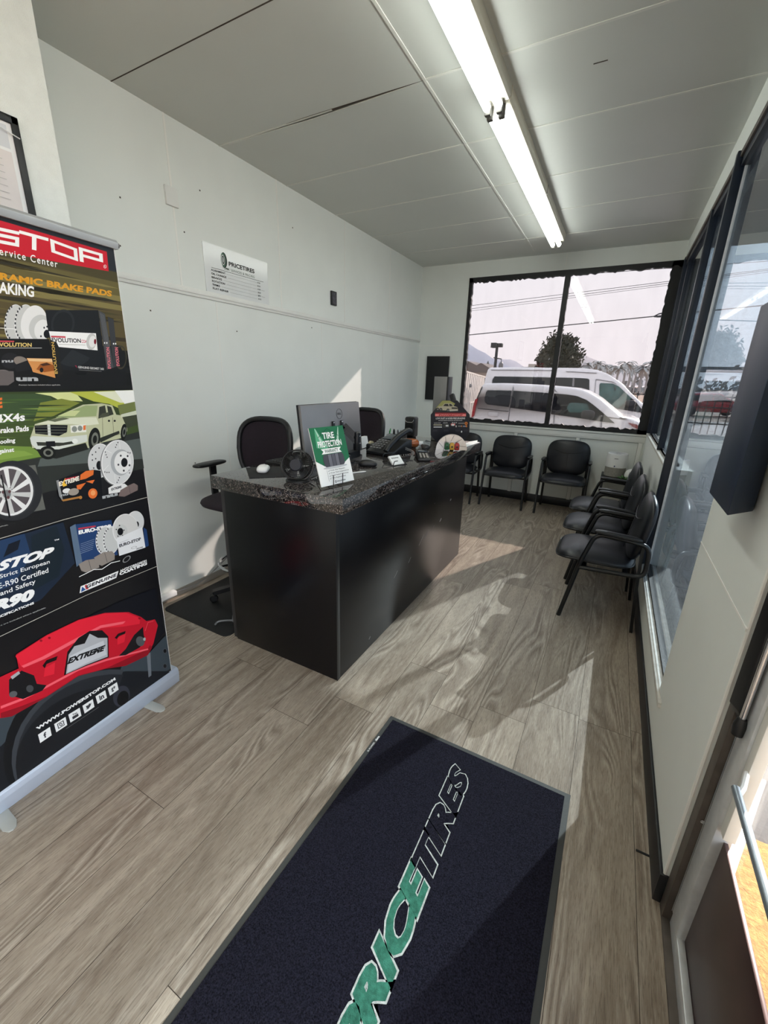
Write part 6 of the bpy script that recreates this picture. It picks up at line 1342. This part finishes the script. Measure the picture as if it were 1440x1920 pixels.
# hills and small houses at the left
def hills(label, Yd, pxs, col, depth, nm):
    top = [on(x, y, 'y', Yd) for x, y in pxs]; mb = MB(); n = len(top); rows = 5; V = []; Fc = []
    for j in range(rows):
        s = j/(rows-1)
        for p in top: V.append((p.x, p.y-depth*(1-s), GZ+(p.z-GZ)*(s**.8)))
    for p in top: V.append((p.x, p.y+depth, GZ))
    for j in range(rows):
        for i in range(n-1): Fc.append((j*n+i, j*n+i+1, (j+1)*n+i+1, (j+1)*n+i))
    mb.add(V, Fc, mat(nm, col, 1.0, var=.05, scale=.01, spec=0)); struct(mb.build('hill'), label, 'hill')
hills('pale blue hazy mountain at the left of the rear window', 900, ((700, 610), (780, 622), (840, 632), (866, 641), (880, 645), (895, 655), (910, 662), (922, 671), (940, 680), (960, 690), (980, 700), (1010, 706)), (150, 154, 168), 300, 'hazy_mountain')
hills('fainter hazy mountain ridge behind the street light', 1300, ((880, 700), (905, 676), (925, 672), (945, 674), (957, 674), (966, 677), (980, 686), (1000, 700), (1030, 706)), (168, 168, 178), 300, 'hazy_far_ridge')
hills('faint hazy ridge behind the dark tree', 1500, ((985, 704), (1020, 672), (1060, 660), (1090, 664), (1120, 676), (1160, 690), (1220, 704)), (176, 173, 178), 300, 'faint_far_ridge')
M_HW = (mat('house_wall_tan', (150, 132, 122), .9), mat('house_wall_grey', (158, 156, 156), .9), mat('house_wall_pale', (186, 178, 170), .9)); M_HR = mat('house_roof', (112, 104, 102), .9)
for i, (px, w, h, Yd, l) in enumerate(((876, 4.6, 3.6, 66, 'small tan far house at the left edge of the rear window'), (893, 5.5, 3.4, 80, 'small grey far house below the mountain'), (901, 3.6, 2.8, 52, 'small pale far house nearest the white van'))):
    b = on(px, 705, 'y', Yd); t = thing('house', l, 'house', (b.x, Yd, GZ)); mb = MB(); mb.box(b.x-w/2, b.x+w/2, Yd, Yd+5, GZ, GZ+h, M_HW[i]); mb.build('wall', t)
    mb = MB(); mb.poly_prism([(b.x-w/2-.3, Yd-.3, GZ+h), (b.x+w/2+.3, Yd-.3, GZ+h), (b.x, Yd-.3, GZ+h+1.1)], (0, 5.6, 0), M_HR); mb.build('roof', t)
    for k in (-.25, .25): mb = MB(); mb.box(b.x+w*k-.5, b.x+w*k+.5, Yd-.04, Yd+.01, GZ+h-1.6, GZ+h-.6, M_VGL); mb.build('window', t)
b = on(914, 690, 'y', 60); t = thing('cypress', 'narrow dark pointed tree between far houses and van', 'tree', (b.x, 60, GZ)); mb = MB(); ctop = on(914, 676, 'y', 60).z
mb.lathe([(.2, GZ+.3), (.75, GZ+1.0), (.7, GZ+1.9), (.35, ctop-.8), (0, ctop)], mat('cypress_green', (92, 96, 96), .95, var=.3, scale=8, bump=1, bscale=12), 14, Matrix.Translation((b.x, 60, 0))); mb.build('foliage', t)
mb = MB(); mb.tube([(b.x, 60, GZ), (b.x, 60, GZ+.9)], .12, M_BARK, 8); mb.build('trunk', t)
mb = MB(); b0, b1 = on(978, 682, 'y', 62), on(1015, 700, 'y', 62); mb.box(b0.x, b1.x, 62, 70, GZ, b0.z-.4, M_HW[1]); mb.box(on(990, 680, 'y', 62).x, b1.x, 62.5, 68, b0.z-.41, b0.z, M_HW[2]); tag(mb.build('low_building'), 'long low pale roofed building left of the dark tree', 'building')
# cars on the street at the right
def car(label, x, y, rz, col, nm):
    t = thing('car', label, 'car', (0, 0, GZ)); m = mat(nm, col, .25, coat=.6, var=.02)
    lo = [(-2.2, .30), (2.15, .30), (2.25, .55), (2.1, .80), (1.1, .95), (-1.9, 1.0), (-2.2, .9)]; up = [(-1.85, .98), (-1.45, 1.40), (-.9, 1.52), (.2, 1.50), (1.15, .95)]
    for pts, nm_, tu, mm in ((lo, 'body', 0, m), (up, 'cabin', .12, m)):
        mb = MB(); bm = bmesh.new(); a = [bm.verts.new((p[0], -.9+tu*(p[1] > 1.2), p[1])) for p in pts]; b = [bm.verts.new((p[0], .9-tu*(p[1] > 1.2), p[1])) for p in pts]; n = len(pts); bm.faces.new(a); bm.faces.new(b[::-1])
        for i in range(n): bm.faces.new((a[(i+1) % n], a[i], b[i], b[(i+1) % n]))
        bmesh.ops.recalc_face_normals(bm, faces=bm.faces[:]); bmesh.ops.bevel(bm, geom=[e for e in bm.edges if e.calc_face_angle(0) > .4], offset=.08, segments=3, profile=.5, affect='EDGES')
        for v in bm.verts: v.co.z += GZ
        mb.frombm(bm, mm); mb.build(nm_, t, 50)
    for s in (-1, 1):
        mb = MB(); mb.poly_prism([(-1.55, s*.912, GZ+1.02), (-1.3, s*.83, GZ+1.36), (-.25, s*.80, GZ+1.42), (-.25, s*.912, GZ+1.0)], (0, -s*.03, 0), M_VGL); mb.poly_prism([(-.18, s*.912, GZ+1.0), (-.18, s*.80, GZ+1.42), (.2, s*.80, GZ+1.41), (.85, s*.912, GZ+1.0)], (0, -s*.03, 0), M_VGL); mb.build('side_window', t)
        for x_ in (-1.35, 1.35):
            mb = MB(); mb.lathe([(0, .0), (.2, -.01), (.32, 0), (.335, -.04), (.335, -.2), (0, -.2)], M_TYRE, 24, frame((x_, s*.93, GZ+.335), (1, 0, 0), (0, 0, -s), (0, s, 0))); mb.build('wheel', t)
    t.location = (x, y, GZ); t.rotation_euler = (0, 0, rz); return t
car('dark grey car on the street seen through the right window', 8.6, 33, .2, (70, 76, 84), 'dark_grey_car_paint')
car('red car on the street seen through the right window', 5.6, 36, .2, (168, 40, 52), 'red_car_paint')
# ------------------------------------------------------------------ light: hazy sky and a low sun from the back right
w = bpy.data.worlds.new('hazy_sky'); SC.world = w; w.use_nodes = True; nt = w.node_tree; L = nt.links.new; N = nt.nodes.new
bg = nt.nodes['Background']; tc = N('ShaderNodeTexCoord'); sp = N('ShaderNodeSeparateXYZ'); L(tc.outputs['Generated'], sp.inputs[0])
n = N('ShaderNodeTexNoise'); n.inputs['Scale'].default_value = 1.6; n.inputs['Detail'].default_value = 5; L(tc.outputs['Generated'], n.inputs['Vector'])
ad = N('ShaderNodeMath'); ad.operation = 'MULTIPLY_ADD'; ad.inputs[1].default_value = .16; L(n.outputs['Fac'], ad.inputs[0]); L(sp.outputs['Z'], ad.inputs[2])
r = N('ShaderNodeValToRGB'); e = r.color_ramp.elements; e[0].position = .04; e[0].color = (.85, .83, .88, 1); e[1].position = .9; e[1].color = (.76, .86, .98, 1)
k = e.new(.30); k.color = (.84, .87, .93, 1); k = e.new(.5); k.color = (.80, .89, .97, 1)
L(ad.outputs[0], r.inputs['Fac']); L(r.outputs['Color'], bg.inputs['Color']); bg.inputs['Strength'].default_value = SKY_POWER
sd = bpy.data.lights.new('sun', 'SUN'); sd.energy = SUN_POWER; sd.angle = math.radians(.55); sd.color = (1, .93, .86)
so = bpy.data.objects.new('sun', sd); COL.objects.link(so); so.location = (5, 12, 9)
so.rotation_euler = Vector((-.455, -1, -.60)).to_track_quat('-Z', 'Y').to_euler()
so['label'] = 'low hazy sun'; so['category'] = 'light'
vs = SC.view_settings; SC.display_settings.display_device = 'sRGB'; vs.view_transform = 'Standard'; vs.look = 'None'; vs.exposure = 0.46; vs.gamma = 1; vs.use_curve_mapping = False
SC.cycles.max_bounces = 10; SC.cycles.transparent_max_bounces = 24; SC.cycles.diffuse_bounces = 5; SC.cycles.glossy_bounces = 6
SC.cycles.caustics_reflective = False; SC.cycles.caustics_refractive = False; SC.cycles.sample_clamp_indirect = 8
